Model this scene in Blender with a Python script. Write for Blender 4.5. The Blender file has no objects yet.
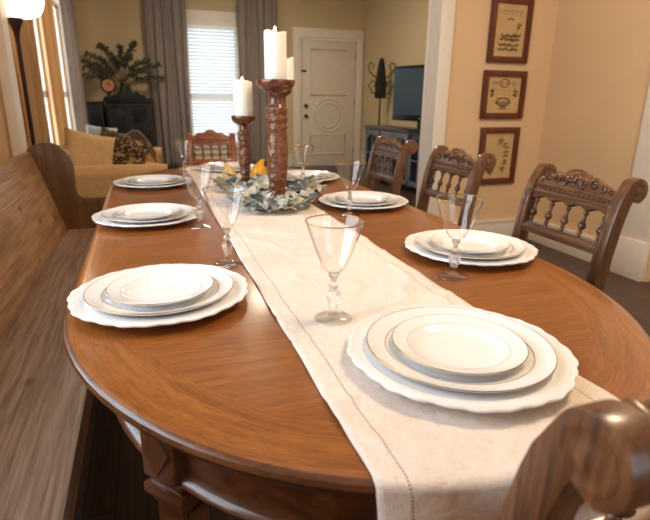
import bpy, bmesh, math, random
from mathutils import Vector, Matrix, noise
R = math.radians
PI = math.pi
S = bpy.context.scene
COL = S.collection
random.seed(7)

# ------------------------------------------------------------------ helpers
def srgb(h):
    h = h.lstrip('#')
    o = []
    for i in (0, 2, 4):
        v = int(h[i:i+2], 16) / 255
        o.append(v / 12.92 if v <= .04045 else ((v + .055) / 1.055) ** 2.4)
    return (o[0], o[1], o[2], 1)

class N:
    """tiny node helper"""
    def __init__(s, name):
        s.m = bpy.data.materials.new(name); s.m.use_nodes = True
        s.t = s.m.node_tree; s.n = s.t.nodes; s.n.clear()
        s.out = s.n.new('ShaderNodeOutputMaterial')
    def new(s, typ, **kw):
        n = s.n.new(typ)
        for k, v in kw.items():
            setattr(n, k, v)
        return n
    def link(s, a, b): s.t.links.new(a, b)
    def ramp(s, fac, stops):
        r = s.new('ShaderNodeValToRGB')
        el = r.color_ramp.elements
        while len(el) < len(stops): el.new(.5)
        for e, (p, c) in zip(el, stops):
            e.position = p; e.color = c
        s.link(fac, r.inputs[0]); return r.outputs[0]
    def bsdf(s, **kw):
        b = s.new('ShaderNodeBsdfPrincipled')
        for k, v in kw.items():
            k = k.replace('_', ' ')
            if hasattr(v, 'is_output'): s.link(v, b.inputs[k])
            else: b.inputs[k].default_value = v
        s.link(b.outputs[0], s.out.inputs[0]); return b
    def coords(s, scale=(1, 1, 1), kind='Object', rot=(0, 0, 0)):
        c = s.new('ShaderNodeTexCoord'); mp = s.new('ShaderNodeMapping')
        mp.inputs['Scale'].default_value = scale; mp.inputs['Rotation'].default_value = rot
        s.link(c.outputs[kind], mp.inputs[0]); return mp.outputs[0]
    def noise(s, vec, scale, detail=4, rough=.55, dist=0):
        n = s.new('ShaderNodeTexNoise'); n.inputs['Scale'].default_value = scale
        n.inputs['Detail'].default_value = detail; n.inputs['Roughness'].default_value = rough
        n.inputs['Distortion'].default_value = dist
        s.link(vec, n.inputs['Vector']); return n.outputs[0]
    def mix(s, fac, a, b, blend='MIX'):
        x = s.new('ShaderNodeMix'); x.data_type = 'RGBA'; x.blend_type = blend
        for sock, v in ((x.inputs[0], fac), (x.inputs[6], a), (x.inputs[7], b)):
            if hasattr(v, 'is_output'): s.link(v, sock)
            else: sock.default_value = v
        return x.outputs[2]
    def math(s, op, a, b=0):
        x = s.new('ShaderNodeMath'); x.operation = op
        for sock, v in ((x.inputs[0], a), (x.inputs[1], b)):
            if hasattr(v, 'is_output'): s.link(v, sock)
            else: sock.default_value = v
        return x.outputs[0]
    def bump(s, b, h, strength=.3, dist=.002):
        n = s.new('ShaderNodeBump'); n.inputs['Strength'].default_value = strength
        n.inputs['Distance'].default_value = dist
        s.link(h, n.inputs['Height']); s.link(n.outputs[0], b.inputs['Normal'])

def plain(name, col, rough=.5, spec=.5, metal=0, var=.06, scale=12, coat=0, bump=0, bscale=60):
    k = N(name); v = k.coords()
    c = srgb(col)
    n = k.noise(v, scale, 3)
    lo = tuple(x * (1 - var) for x in c[:3]) + (1,); hi = tuple(min(1, x * (1 + var)) for x in c[:3]) + (1,)
    b = k.bsdf(Base_Color=k.ramp(n, [(.3, lo), (.7, hi)]), Roughness=rough, Metallic=metal, Coat_Weight=coat)
    b.inputs['Specular IOR Level'].default_value = spec
    if bump: k.bump(b, k.noise(v, bscale, 3), bump)
    return k.m

def wood(name, dark, mid, light, axis=1, across=14, ratio=.09, rough=.35, coat=.3, bump=.15, uv=False, fine=.35, spec=.5, fr=.45, fs=6):
    k = N(name)
    sc = [1, 1, 1]; sc[axis] = ratio
    v = k.coords(sc, 'UV' if uv else 'Object')
    big = k.noise(v, across, 5, .6, .9)
    base = k.ramp(big, [(.28, srgb(dark)), (.5, srgb(mid)), (.72, srgb(light))])
    sc2 = [1, 1, 1]; sc2[axis] = ratio * fr
    v2 = k.coords(sc2, 'UV' if uv else 'Object')
    fib = k.noise(v2, across * fs, 5, .65, .2)
    f = k.ramp(fib, [(.35, (1 - fine,) * 3 + (1,)), (.6, (1, 1, 1, 1))])
    col = k.mix(1.0, base, f, 'MULTIPLY')
    b = k.bsdf(Base_Color=col, Roughness=rough, Coat_Weight=coat, Coat_Roughness=.12)
    b.inputs['Specular IOR Level'].default_value = spec
    k.bump(b, fib, bump, .001)
    return k.m

def plank(name, dark, mid, light, axis=1, scale=7, ratio=.10, rough=.5, coat=.05, bump=.4):
    k = N(name); sc = [1, 1, 1]; sc[axis] = ratio
    v = k.coords(sc)
    wv = k.new('ShaderNodeTexWave'); wv.wave_type = 'BANDS'; wv.bands_direction = 'X' if axis != 0 else 'Y'
    wv.inputs['Scale'].default_value = scale; wv.inputs['Distortion'].default_value = 14; wv.inputs['Detail'].default_value = 4; wv.inputs['Detail Scale'].default_value = 1.3
    k.link(v, wv.inputs[0])
    big = k.noise(k.coords(sc), 5, 3, .5, .3)
    h = k.math('ADD', k.math('MULTIPLY', wv.outputs[1], .20), k.math('MULTIPLY', big, .8))
    base = k.ramp(h, [(.22, srgb(dark)), (.48, srgb(mid)), (.85, srgb(light))])
    sc2 = [1, 1, 1]; sc2[axis] = ratio * .35
    fib = k.noise(k.coords(sc2), 120, 5, .65, .2)
    col = k.mix(1, base, k.ramp(fib, [(.34, (.55, .54, .53, 1)), (.56, (1, 1, 1, 1))]), 'MULTIPLY')
    kn = k.new('ShaderNodeTexVoronoi'); kn.inputs['Scale'].default_value = 5.5
    sk = [1, 1, 1]; sk[axis] = .55; k.link(k.coords(sk), kn.inputs[0])
    kf = k.ramp(kn.outputs[0], [(.045, (.38, .34, .32, 1)), (.11, (1, 1, 1, 1))])
    col = k.mix(1, col, kf, 'MULTIPLY')
    b = k.bsdf(Base_Color=col, Roughness=rough, Coat_Weight=coat, Coat_Roughness=.2)
    k.bump(b, k.math('ADD', fib, k.math('MULTIPLY', wv.outputs[1], .3)), bump, .001); return k.m

def thin_glass(name, tint=(1, 1, 1, 1), extra=.01, edge=.62, gain=1.9):
    k = N(name)
    tr = k.new('ShaderNodeBsdfTransparent'); gl = k.new('ShaderNodeBsdfGlossy')
    gl.inputs['Roughness'].default_value = .02
    lw = k.new('ShaderNodeLayerWeight'); lw.inputs[0].default_value = .5
    nz = k.noise(k.coords(), 30, 2)
    sch = k.math('MULTIPLY', k.math('POWER', lw.outputs['Facing'], 4.5), .8)
    f = k.math('MINIMUM', k.math('ADD', k.math('MULTIPLY', k.math('ADD', sch, .04), gain), k.math('MULTIPLY', nz, extra)), .9)
    e = k.new('ShaderNodeLayerWeight'); e.inputs[0].default_value = .35
    k.link(k.ramp(e.outputs['Facing'], [(.35, tint), (.98, (edge, edge * .99, edge * .97, 1))]), tr.inputs[0])
    mx = k.new('ShaderNodeMixShader')
    k.link(f, mx.inputs[0]); k.link(tr.outputs[0], mx.inputs[1]); k.link(gl.outputs[0], mx.inputs[2])
    k.link(mx.outputs[0], k.out.inputs[0]); return k.m

def emit(name, col, strength):
    k = N(name)
    n = k.noise(k.coords(), 6, 2)
    e = k.new('ShaderNodeEmission'); e.inputs[1].default_value = strength
    c = srgb(col)
    k.link(k.ramp(n, [(0, tuple(x * .97 for x in c[:3]) + (1,)), (1, c)]), e.inputs[0])
    k.link(e.outputs[0], k.out.inputs[0]); return k.m

def link(name, me, mats, parent=None, smooth=True, angle=40):
    o = bpy.data.objects.new(name, me); COL.objects.link(o)
    for m in (mats if isinstance(mats, (list, tuple)) else [mats]): me.materials.append(m)
    if smooth:
        me.polygons.foreach_set('use_smooth', [True] * len(me.polygons))
        me.set_sharp_from_angle(angle=R(angle))
    if parent: o.parent = parent
    return o

def tag(o, label=None, cat=None, group=None, kind=None):
    if label: o['label'] = label
    if cat: o['category'] = cat
    if group: o['group'] = group
    if kind: o['kind'] = kind
    return o

def thing(name, label, cat, loc=(0, 0, 0), rz=0, group=None):
    o = bpy.data.objects.new(name, None); COL.objects.link(o)
    o.empty_display_size = .05
    o.location = loc; o.rotation_euler = (0, 0, rz)
    return tag(o, label, cat, group)

def dup(root, loc, rz=0, label=None, group=None):
    r = root.copy(); COL.objects.link(r); r.location = loc; r.rotation_euler = (0, 0, rz)
    if label: r['label'] = label
    if group: r['group'] = group
    for ch in list(root.children):
        c = ch.copy(); COL.objects.link(c); c.parent = r
        for g in list(ch.children):
            d = g.copy(); COL.objects.link(d); d.parent = c
    return r

class B:
    """collects shapes in one bmesh"""
    def __init__(s): s.b = bmesh.new()
    def add(s, vs, fs, mi=0):
        v = [s.b.verts.new(p) for p in vs]
        for f in fs:
            try:
                q = s.b.faces.new([v[i] for i in f]); q.material_index = mi
            except ValueError: pass
        return v
    def box(s, x0, x1, y0, y1, z0, z1, bev=0, M=None, mi=0):
        t = bmesh.new()
        bmesh.ops.create_cube(t, size=1)
        for v in t.verts:
            v.co = Vector(((x0 + x1) / 2 + v.co.x * (x1 - x0), (y0 + y1) / 2 + v.co.y * (y1 - y0), (z0 + z1) / 2 + v.co.z * (z1 - z0)))
        if bev: bmesh.ops.bevel(t, geom=t.edges[:], offset=bev, segments=2, affect='EDGES', profile=.6)
        s.merge(t, M, mi); return s
    def merge(s, t, M=None, mi=0):
        t.verts.ensure_lookup_table()
        m = {}
        for v in t.verts:
            m[v] = s.b.verts.new(M @ v.co if M else v.co)
        for f in t.faces:
            q = s.b.faces.new([m[v] for v in f.verts]); q.material_index = mi
        t.free()
    def prism(s, pts, axis, a, b, bev=0, M=None, mi=0):
        """pts: 2D polygon; axis 0: (y,z) extruded along x; 1: (x,z) along y; 2: (x,y) along z"""
        t = bmesh.new()
        def P(p, w):
            return (w, p[0], p[1]) if axis == 0 else ((p[0], w, p[1]) if axis == 1 else (p[0], p[1], w))
        va = [t.verts.new(P(p, a)) for p in pts]; vb = [t.verts.new(P(p, b)) for p in pts]
        n = len(pts)
        t.faces.new(va); t.faces.new(list(reversed(vb)))
        for i in range(n): t.faces.new((va[i], vb[i], vb[(i+1) % n], va[(i+1) % n]))
        bmesh.ops.recalc_face_normals(t, faces=t.faces[:])
        if bev:
            ed = [e for e in t.edges if len(e.link_faces) == 2 and any(len(f.verts) > 4 or f in () for f in e.link_faces)]
            bmesh.ops.bevel(t, geom=ed, offset=bev, segments=2, affect='EDGES', profile=.6)
        s.merge(t, M, mi); return s
    def lathe(s, prof, seg=32, M=None, mi=0, mod=None, cap=True):
        t = bmesh.new(); rings = []
        for i, (r, z) in enumerate(prof):
            if r < 1e-6:
                rings.append([t.verts.new((0, 0, z))]); continue
            ring = []
            for k in range(seg):
                a = 2 * PI * k / seg
                rr = mod(r, z, a, i) if mod else r
                ring.append(t.verts.new((rr * math.cos(a), rr * math.sin(a), z)))
            rings.append(ring)
        for p, q in zip(rings, rings[1:]):
            for k in range(seg):
                k2 = (k + 1) % seg
                if len(p) == 1 and len(q) == 1: continue
                if len(p) == 1: t.faces.new((p[0], q[k], q[k2]))
                elif len(q) == 1: t.faces.new((p[k], p[k2], q[0]))
                else: t.faces.new((p[k], p[k2], q[k2], q[k]))
        if cap:
            for ring, rev in ((rings[0], True), (rings[-1], False)):
                if len(ring) > 1: t.faces.new(list(reversed(ring)) if rev else ring)
        bmesh.ops.recalc_face_normals(t, faces=t.faces[:])
        s.merge(t, M, mi); return s
    def tube(s, pts, rad, seg=10, closed=False, mi=0, cap=True):
        pts = [Vector(p) for p in pts]; n = len(pts)
        rads = rad if isinstance(rad, (list, tuple)) else [rad] * n
        up = None; rings = []
        for i in range(n):
            if closed: t = pts[(i+1) % n] - pts[i-1]
            else: t = pts[min(i+1, n-1)] - pts[max(i-1, 0)]
            t.normalize()
            if up is None:
                up = Vector((0, 0, 1)) if abs(t.z) < .9 else Vector((1, 0, 0))
            sd = t.cross(up).normalized(); up = sd.cross(t).normalized()
            rings.append([s.b.verts.new(pts[i] + (sd * math.cos(2*PI*k/seg) + up * math.sin(2*PI*k/seg)) * rads[i]) for k in range(seg)])
        rr = list(zip(rings, rings[1:] + ([rings[0]] if closed else [])))
        for p, q in rr:
            for k in range(seg):
                f = s.b.faces.new((p[k], p[(k+1) % seg], q[(k+1) % seg], q[k])); f.material_index = mi
        if cap and not closed:
            s.b.faces.new(list(reversed(rings[0]))).material_index = mi
            s.b.faces.new(rings[-1]).material_index = mi
        return s
    def ball(s, c, r, sx=1, sy=1, sz=1, u=14, v=8, mi=0):
        t = bmesh.new(); bmesh.ops.create_uvsphere(t, u_segments=u, v_segments=v, radius=r)
        for q in t.verts: q.co = Vector((q.co.x * sx + c[0], q.co.y * sy + c[1], q.co.z * sz + c[2]))
        s.merge(t, None, mi); return s
    def grid(s, fn, nu, nv, mi=0):
        v = [[s.b.verts.new(fn(i / nu, j / nv)) for j in range(nv + 1)] for i in range(nu + 1)]
        for i in range(nu):
            for j in range(nv):
                s.b.faces.new((v[i][j], v[i+1][j], v[i+1][j+1], v[i][j+1])).material_index = mi
        return v
    def build(s, name, mats, parent=None, smooth=True, angle=40, recalc=True):
        if recalc: bmesh.ops.recalc_face_normals(s.b, faces=s.b.faces[:])
        me = bpy.data.meshes.new(name); s.b.to_mesh(me); s.b.free()
        return link(name, me, mats, parent, smooth, angle)

def struct(o): o['kind'] = 'structure'; return o
def tmat(loc, rot=(0, 0, 0)):
    from mathutils import Euler
    return Matrix.Translation(loc) @ Euler(rot).to_matrix().to_4x4()

# ------------------------------------------------------------------ materials
M = {}
M['wall'] = plain('cream_tan_paint', 'dfbf97', .75, .25, var=.03, scale=2, bump=.05, bscale=180)
M['wall_dim'] = plain('tan_paint_in_dim_light', 'cdb892', .75, .25, var=.03, scale=2, bump=.05, bscale=180)  # same tan paint as the dining walls; living room's weaker light put into colour
M['trim'] = plain('white_trim_paint', 'ebe2d3', .4, .4, var=.02)
M['ceiling'] = plain('ceiling_paint', 'efe8da', .8, .2, var=.02)
M['door'] = plain('cream_door_paint', 'e3d8c6', .45, .4, var=.02)
def floor_mat():
    k = N('dark_plank_floor')
    v = k.coords((1, 1, 1), rot=(0, 0, R(90)))
    br = k.new('ShaderNodeTexBrick'); br.inputs['Scale'].default_value = 1
    br.inputs['Brick Width'].default_value = 1.3; br.inputs['Row Height'].default_value = .085
    br.inputs['Mortar Size'].default_value = .0015; br.offset = .37
    br.inputs['Color1'].default_value = srgb('49362c'); br.inputs['Color2'].default_value = srgb('5c473a'); br.inputs['Mortar'].default_value = srgb('0e0a08')
    k.link(v, br.inputs[0])
    v2 = k.coords((1, .06, 1))
    fib = k.noise(v2, 90, 5, .65, .4)
    col = k.mix(1, br.outputs[0], k.ramp(fib, [(.3, (.55, .55, .55, 1)), (.62, (1.0, 1.0, 1.0, 1)), (.78, (1.9, 1.85, 1.8, 1))]), 'MULTIPLY')  # grain, plus pale streaks that paint floor reflections into the colour
    b = k.bsdf(Base_Color=col, Roughness=.38)
    k.bump(b, fib, .2); return k.m
M['floor'] = floor_mat()
M['table'] = wood('honey_oak_veneer', '7d4a1e', '925526', 'a1642f', axis=0, across=48, ratio=.07, rough=.30, coat=.22, bump=.05, fine=.36, fr=1.1, fs=7)
M['table_band'] = wood('honey_oak_band', '824d20', '975927', 'a56931', axis=0, across=48, ratio=.09, rough=.28, coat=.3, bump=.05, uv=True, fine=.36, fr=1.0, fs=7)
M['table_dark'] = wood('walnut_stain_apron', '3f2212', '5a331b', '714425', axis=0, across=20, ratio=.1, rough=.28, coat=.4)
M['bench'] = plank('weathered_bench_pine', '8a6344', 'b58a63', 'cba67e', axis=1)
M['bench_seat'] = plank('worn_bench_seat_pine', '967763', 'bb9d86', 'cfb49c', axis=1, scale=9)
M['bench_end'] = wood('bench_end_pine', '573822', '72502f', '87603c', axis=2, across=9, ratio=.14, rough=.4, coat=.2, bump=.2, fine=.3)
M['chair'] = wood('carved_oak', '40271a', '70482c', '93653f', axis=2, across=42, ratio=.09, rough=.34, coat=.3, bump=.3, fine=.4)
M['chair_rail'] = wood('carved_oak_crosswise', '40271a', '70482c', '93653f', axis=0, across=42, ratio=.09, rough=.34, coat=.3, bump=.3, fine=.4)
M['chair_warm'] = wood('amber_oak', '70371a', '944d22', 'b1652f', axis=2, across=30, ratio=.12, rough=.3, coat=.4, bump=.2, fine=.35)
M['seat'] = plain('brown_leather_seat', '4b2d1c', .45, .5, var=.1)
M['china'] = plain('white_china', 'f2f1f0', .12, .5, var=.01, coat=.5)
M['gold'] = plain('gold_band', 'a9854f', .28, .5, metal=.8, var=.08, scale=40)
M['glass'] = thin_glass('clear_goblet_glass')
M['foot_glass'] = thin_glass('goblet_foot_glass', edge=.96, gain=1.5)
M['pane'] = thin_glass('window_pane_glass', extra=.0, edge=.95)
def solid_glass():
    k = N('cut_stem_glass')
    g = k.new('ShaderNodeBsdfGlass'); g.inputs['IOR'].default_value = 1.45; g.inputs['Roughness'].default_value = .01
    tr = k.new('ShaderNodeBsdfTransparent'); mx = k.new('ShaderNodeMixShader')
    n = k.noise(k.coords(), 20, 2); k.link(k.math('MULTIPLY_ADD', n, .2), mx.inputs[0])
    mx.inputs[0].default_value = .4
    f = k.math('ADD', k.math('MULTIPLY', n, .1), .35); k.link(f, mx.inputs[0])
    k.link(g.outputs[0], mx.inputs[1]); k.link(tr.outputs[0], mx.inputs[2]); k.link(mx.outputs[0], k.out.inputs[0]); return k.m
M['stem'] = solid_glass()
def linen():
    k = N('cream_linen')
    uv = k.coords((1, 1, 1), 'UV')
    sx = k.coords((900, 60, 1), 'UV'); sy = k.coords((60, 900, 1), 'UV')
    a = k.noise(sx, 1, 2); b_ = k.noise(sy, 1, 2)
    w = k.math('ADD', a, b_)
    col = k.ramp(k.math('MULTIPLY', w, .5), [(.3, srgb('d3c2b4')), (.5, srgb('e9dcd2')), (.7, srgb('f4ece6'))])
    big = k.ramp(k.noise(uv, 9, 3), [(.3, (.93, .91, .88, 1)), (.7, (1, 1, 1, 1))])
    col = k.mix(1, col, big, 'MULTIPLY')
    # drawn-thread hem line 4 cm in from each long edge (u across in metres, 0..0.352)
    sp = k.new('ShaderNodeSeparateXYZ'); k.link(uv, sp.inputs[0])
    d = k.math('ABSOLUTE', k.math('SUBTRACT', k.math('ABSOLUTE', k.math('SUBTRACT', sp.outputs[0], .176)), .144))
    line = k.math('LESS_THAN', d, .0011)
    dash = k.math('GREATER_THAN', k.math('SINE', k.math('MULTIPLY', sp.outputs[1], 1500)), -.35)
    col = k.mix(k.math('MULTIPLY', k.math('MULTIPLY', line, dash), .75), col, srgb('6b4a30'))
    b = k.bsdf(Base_Color=col, Roughness=.85); b.inputs['Specular IOR Level'].default_value = .15
    cr = k.noise(k.coords((1, 1, 1), 'UV'), 26, 4, .6, 1.2)
    hh = k.math('ADD', k.math('MULTIPLY', w, .10), cr)
    k.bump(b, hh, .55, .006); return k.m
M['linen'] = linen()
def carved(name, a, b2):
    k = N(name); v = k.coords((1, 1, .8))
    vo = k.new('ShaderNodeTexVoronoi'); vo.inputs['Scale'].default_value = 75; k.link(v, vo.inputs[0])
    wv = k.new('ShaderNodeTexWave'); wv.inputs['Scale'].default_value = 30; wv.inputs['Distortion'].default_value = 3; wv.bands_direction = 'DIAGONAL'; k.link(v, wv.inputs[0])
    h = k.math('ADD', vo.outputs[0], k.math('MULTIPLY', wv.outputs[1], .25))
    col = k.ramp(h, [(.05, srgb(a)), (.45, srgb(b2))])
    bs = k.bsdf(Base_Color=col, Roughness=.26, Coat_Weight=.4)
    k.bump(bs, h, 1.0, .006); return k.m
M['stick'] = carved('carved_mahogany', '4a2312', '72401f')
M['stick_plain'] = wood('turned_mahogany', '44210f', '6a381c', '874b28', axis=2, across=30, rough=.22, coat=.5)
k = N('ivory_wax'); n_ = k.noise(k.coords(), 9, 2)
k.bsdf(Base_Color=k.ramp(n_, [(.3, srgb('f8f2e6')), (.7, srgb('fdf9f0'))]), Roughness=.45, Subsurface_Weight=.35, Subsurface_Radius=(.02, .012, .006), Subsurface_Scale=.6)
M['wax'] = k.m
M['flame'] = emit('candle_flame', 'ffd9a0', 6)
M['wick'] = plain('wick', '3a2c20', .8)
M['iron'] = plain('dark_iron', '2b211c', .45, .5, metal=.4)
M['bronze'] = plain('bronze_pole', '2c1d16', .4, .5, metal=.5)
M['shade'] = emit('lit_frosted_shade', 'ffedca', 3.2)
M['black'] = plain('black_painted_wood', '0d1116', .45, .4, var=.2)
M['cabinet_glass'] = plain('dark_cabinet_glass', '151d2a', .1, .6, var=.5, scale=5)
M['sofa'] = plain('tan_sofa_fabric', 'cba97a', .9, .15, var=.07, scale=30, bump=.3, bscale=300)
M['cream_fabric'] = plain('cream_cushion_fabric', 'd2b286', .9, .15, var=.08, scale=30, bump=.3, bscale=250)
M['throw'] = plain('grey_knit_throw', '9a8d86', .95, .1, var=.2, scale=60, bump=.6, bscale=120)
M['white_fabric'] = plain('pale_blue_fabric', 'b9c6d6', .9, .15)
def leopard():
    k = N('brown_rosette_fabric'); v = k.coords()
    vo = k.new('ShaderNodeTexVoronoi'); vo.inputs['Scale'].default_value = 26; k.link(v, vo.inputs[0])
    col = k.ramp(vo.outputs[0], [(.22, srgb('9c7a50')), (.34, srgb('3a2a1d')), (.6, srgb('2f2218')), (.72, srgb('a58a63'))])
    k.bsdf(Base_Color=col, Roughness=.9); return k.m
M['leopard'] = leopard()
def curtain_mat(name, a, b):
    k = N(name); v = k.coords((1, 1, .02))
    col = k.ramp(k.noise(v, 60, 3), [(.3, srgb(a)), (.7, srgb(b))])
    d = k.new('ShaderNodeBsdfDiffuse'); t = k.new('ShaderNodeBsdfTranslucent'); mx = k.new('ShaderNodeMixShader')
    k.link(col, d.inputs[0]); k.link(col, t.inputs[0]); mx.inputs[0].default_value = .32
    k.link(d.outputs[0], mx.inputs[1]); k.link(t.outputs[0], mx.inputs[2]); k.link(mx.outputs[0], k.out.inputs[0]); return k.m
M['curtain'] = curtain_mat('grey_curtain_fabric', 'a4978f', 'b8aba4')
M['curtain_tan'] = curtain_mat('tan_curtain_fabric', 'c9a578', 'd8b78c')
def slat_mat():
    k = N('white_blind_slat'); n = k.noise(k.coords(), 5, 2)
    col = k.ramp(n, [(0, srgb('f0efec')), (1, srgb('fafaf8'))])
    d = k.new('ShaderNodeBsdfDiffuse'); t = k.new('ShaderNodeBsdfTranslucent'); mx = k.new('ShaderNodeMixShader')
    k.link(col, d.inputs[0]); k.link(col, t.inputs[0]); mx.inputs[0].default_value = .5
    k.link(d.outputs[0], mx.inputs[1]); k.link(t.outputs[0], mx.inputs[2]); k.link(mx.outputs[0], k.out.inputs[0]); return k.m
M['slat'] = slat_mat()
M['tv'] = plain('black_plastic', '101012', .3, .5, var=.1)
M['screen'] = plain('screen_reflection_tint', '44535f', .15, .6, var=.1, scale=2)  # bluish room reflection put into the screen's base colour
M['grey_paint'] = plain('weathered_grey_paint', '6d6f75', .6, .3, var=.25, scale=14)
M['grey_top'] = plain('weathered_brown_grey_top', '5d554e', .5, .4, var=.25, scale=20)
M['frame'] = wood('red_brown_frame', '4a1f10', '6b2f18', '7d3b20', axis=2, across=30, rough=.35, coat=.3)
M['silver'] = plain('nickel', 'b5b0a8', .25, .5, metal=1, var=.05)
M['ink'] = plain('faded_ink', '55452f', .9, .1, var=.3, scale=40)
M['ink_soft'] = plain('pale_ink', '94795a', .9, .1, var=.3, scale=40)
M['paper'] = plain('aged_paper', 'c7a778', .85, .15, var=.08, scale=9)
def leaf_mat(name, a, b, c):
    k = N(name); n = k.noise(k.coords(), 24, 3)
    col = k.ramp(n, [(.3, srgb(a)), (.5, srgb(b)), (.7, srgb(c))])
    k.bsdf(Base_Color=col, Roughness=.6); return k.m
M['euca'] = leaf_mat('eucalyptus_leaf', '858d8b', 'b5bab4', 'd2d3ca')
M['euca_blue'] = leaf_mat('blue_green_leaf', '6689a3', '86aac2', '93b5b4')
M['euca_dry'] = leaf_mat('dry_leaf', '8f8266', 'b5a78a', 'd0c5a8')
M['olive'] = leaf_mat('dark_olive_leaf', '23251a', '3b3d28', '555436')
M['twig'] = plain('brown_twig', '5a4832', .8, .2, var=.15)
M['gourd'] = plain('yellow_gourd_skin', 'd99c1c', .3, .5, var=.12, scale=20)
M['gourd_pale'] = plain('pale_gold_gourd_skin', 'cfa968', .3, .5, var=.12, scale=20)
M['vase'] = plain('dark_stoneware', '2b2a26', .4, .4)

# ------------------------------------------------------------------ setting
LX, RX, BY, FY, CZ = -.89, 3.015, 8.6, -1.7, 3.0     # left wall, dining right wall, back wall, wall behind the camera, ceiling
PY, PT = 3.473, .15                                   # partition front face and thickness
LRX = 3.60                                            # living-room right wall
def box_obj(name, args, mat, parent=None, bev=0):
    return B().box(*args, bev=bev).build(name, mat, parent)
def sbox(name, args, mat, parent=None, bev=0):
    o = box_obj(name, args, mat, parent, bev)
    if not parent: struct(o)
    return o
def wall_with_holes(name, axis, pos0, pos1, u0, u1, z1, holes, mat='wall'):
    """wall slab pos0..pos1 along axis (0=x,1=y), u along the other axis; holes = [(ua,ub,za,zb)] sorted by u"""
    b = B()
    def bx(ua, ub, za, zb):
        if ub - ua < 1e-4 or zb - za < 1e-4: return
        if axis == 0: b.box(pos0, pos1, ua, ub, za, zb)
        else: b.box(ua, ub, pos0, pos1, za, zb)
    u = u0
    for (ua, ub, za, zb) in holes:
        bx(u, ua, 0, z1); bx(ua, ub, 0, za); bx(ua, ub, zb, z1); u = ub
    bx(u, u1, 0, z1)
    return struct(b.build(name, M[mat], smooth=False))

sbox('floor', (-1.2, 3.9, FY - .2, BY + .2, -.1, 0), M['floor'])
sbox('ceiling', (-1.2, 3.9, FY - .2, BY + .2, CZ, CZ + .1), M['ceiling'])
LW = [(.25, 1.95, .87, 2.35), (5.15, 6.30, .35, 2.2), (6.72, 7.9, .35, 2.2)]       # windows in the left wall
wall_with_holes('wall_left', 0, LX - .15, LX, FY, BY, CZ, LW)
wall_with_holes('wall_right', 0, RX, RX + .12, FY, PY, CZ, [(1.35, 2.33, 0, 2.1)])
BW = (.69, 1.47, .38, 2.14)
DR = (2.49, 3.46, 0, 2.045)
wall_with_holes('wall_back', 1, BY, BY + .15, LX - .15, LRX + .15, CZ, [BW, DR], 'wall_dim')
FWN = (.2, 2.2, .8, 2.3)
wall_with_holes('wall_front', 1, FY - .15, FY, LX - .15, RX + .12, CZ, [FWN])
wall_with_holes('wall_partition', 1, PY, PY + PT, 2.12, LRX + .15, CZ, [])
wall_with_holes('wall_stub', 1, PY, PY + PT, LX, -.74, CZ, [])
sbox('wall_header', (-.74, 2.12, PY, PY + PT, 2.5, CZ), M['wall'])
wall_with_holes('wall_living', 0, LRX, LRX + .15, PY + PT, BY, CZ, [], 'wall_dim')
# opening casing (jamb + face)
cb = B(); cb.box(2.015, 2.12, PY - .022, PY, 0, 2.5, .004); cb.box(2.015, 2.12, PY + PT, PY + PT + .022, 0, 2.5, .004); cb.box(2.02, 2.12, PY, PY + PT, 0, 2.5)
struct(cb.build('trim_1', M['trim']))
cb = B(); cb.box(-.74, -.685, PY - .022, PY, 0, 2.5, .004); cb.box(-.74, -.69, PY, PY + PT, 0, 2.5)
struct(cb.build('trim_2', M['trim']))
# baseboards
def base_y(name, x0, x1, y, s):     # along x, face on -y side (s=-1) or +y
    b = B(); b.box(x0, x1, min(y, y + s * .018), max(y, y + s * .018), 0, .165, .003); b.box(x0, x1, min(y, y + s * .026), max(y, y + s * .026), .165, .19, .006)
    struct(b.build(name, M['trim']))
def base_x(name, y0, y1, x, s):
    b = B(); b.box(min(x, x + s * .018), max(x, x + s * .018), y0, y1, 0, .165, .003); b.box(min(x, x + s * .026), max(x, x + s * .026), y0, y1, .165, .19, .006)
    struct(b.build(name, M['trim']))
base_y('baseboard_partition', 2.12, RX - .027, PY, -1)
base_x('baseboard_right', 2.57, PY - .027, RX, -1)
base_y('baseboard_back', LX, DR[0] - .14, BY, -1)
base_x('baseboard_living', PY + PT + .02, BY - .03, LRX, -1)
base_x('baseboard_left', PY + PT, BY - .03, LX, 1)
# right wall doorway casing with plinth, recessed door
cb = B(); cb.box(RX - .03, RX, 2.35, 2.555, .26, 2.1, .006); cb.box(RX - .045, RX, 2.34, 2.57, 0, .26, .005)
cb.box(RX - .03, RX, 1.13, 1.35, .26, 2.1, .006); cb.box(RX - .045, RX, 1.12, 1.36, 0, .26, .005); cb.box(RX - .035, RX, 1.1, 2.58, 2.1, 2.28, .006)
struct(cb.build('trim_3', M['trim']))
d2 = struct(box_obj('door_2', (RX + .05, RX + .1, 1.35, 2.33, 0, 2.1), M['door']))
box_obj('door_panel', (RX + .04, RX + .05, 1.5, 2.18, .3, 1.0), M['door'], d2, .004)
box_obj('door_panel', (RX + .04, RX + .05, 1.5, 2.18, 1.15, 1.95), M['door'], d2, .004)

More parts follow.
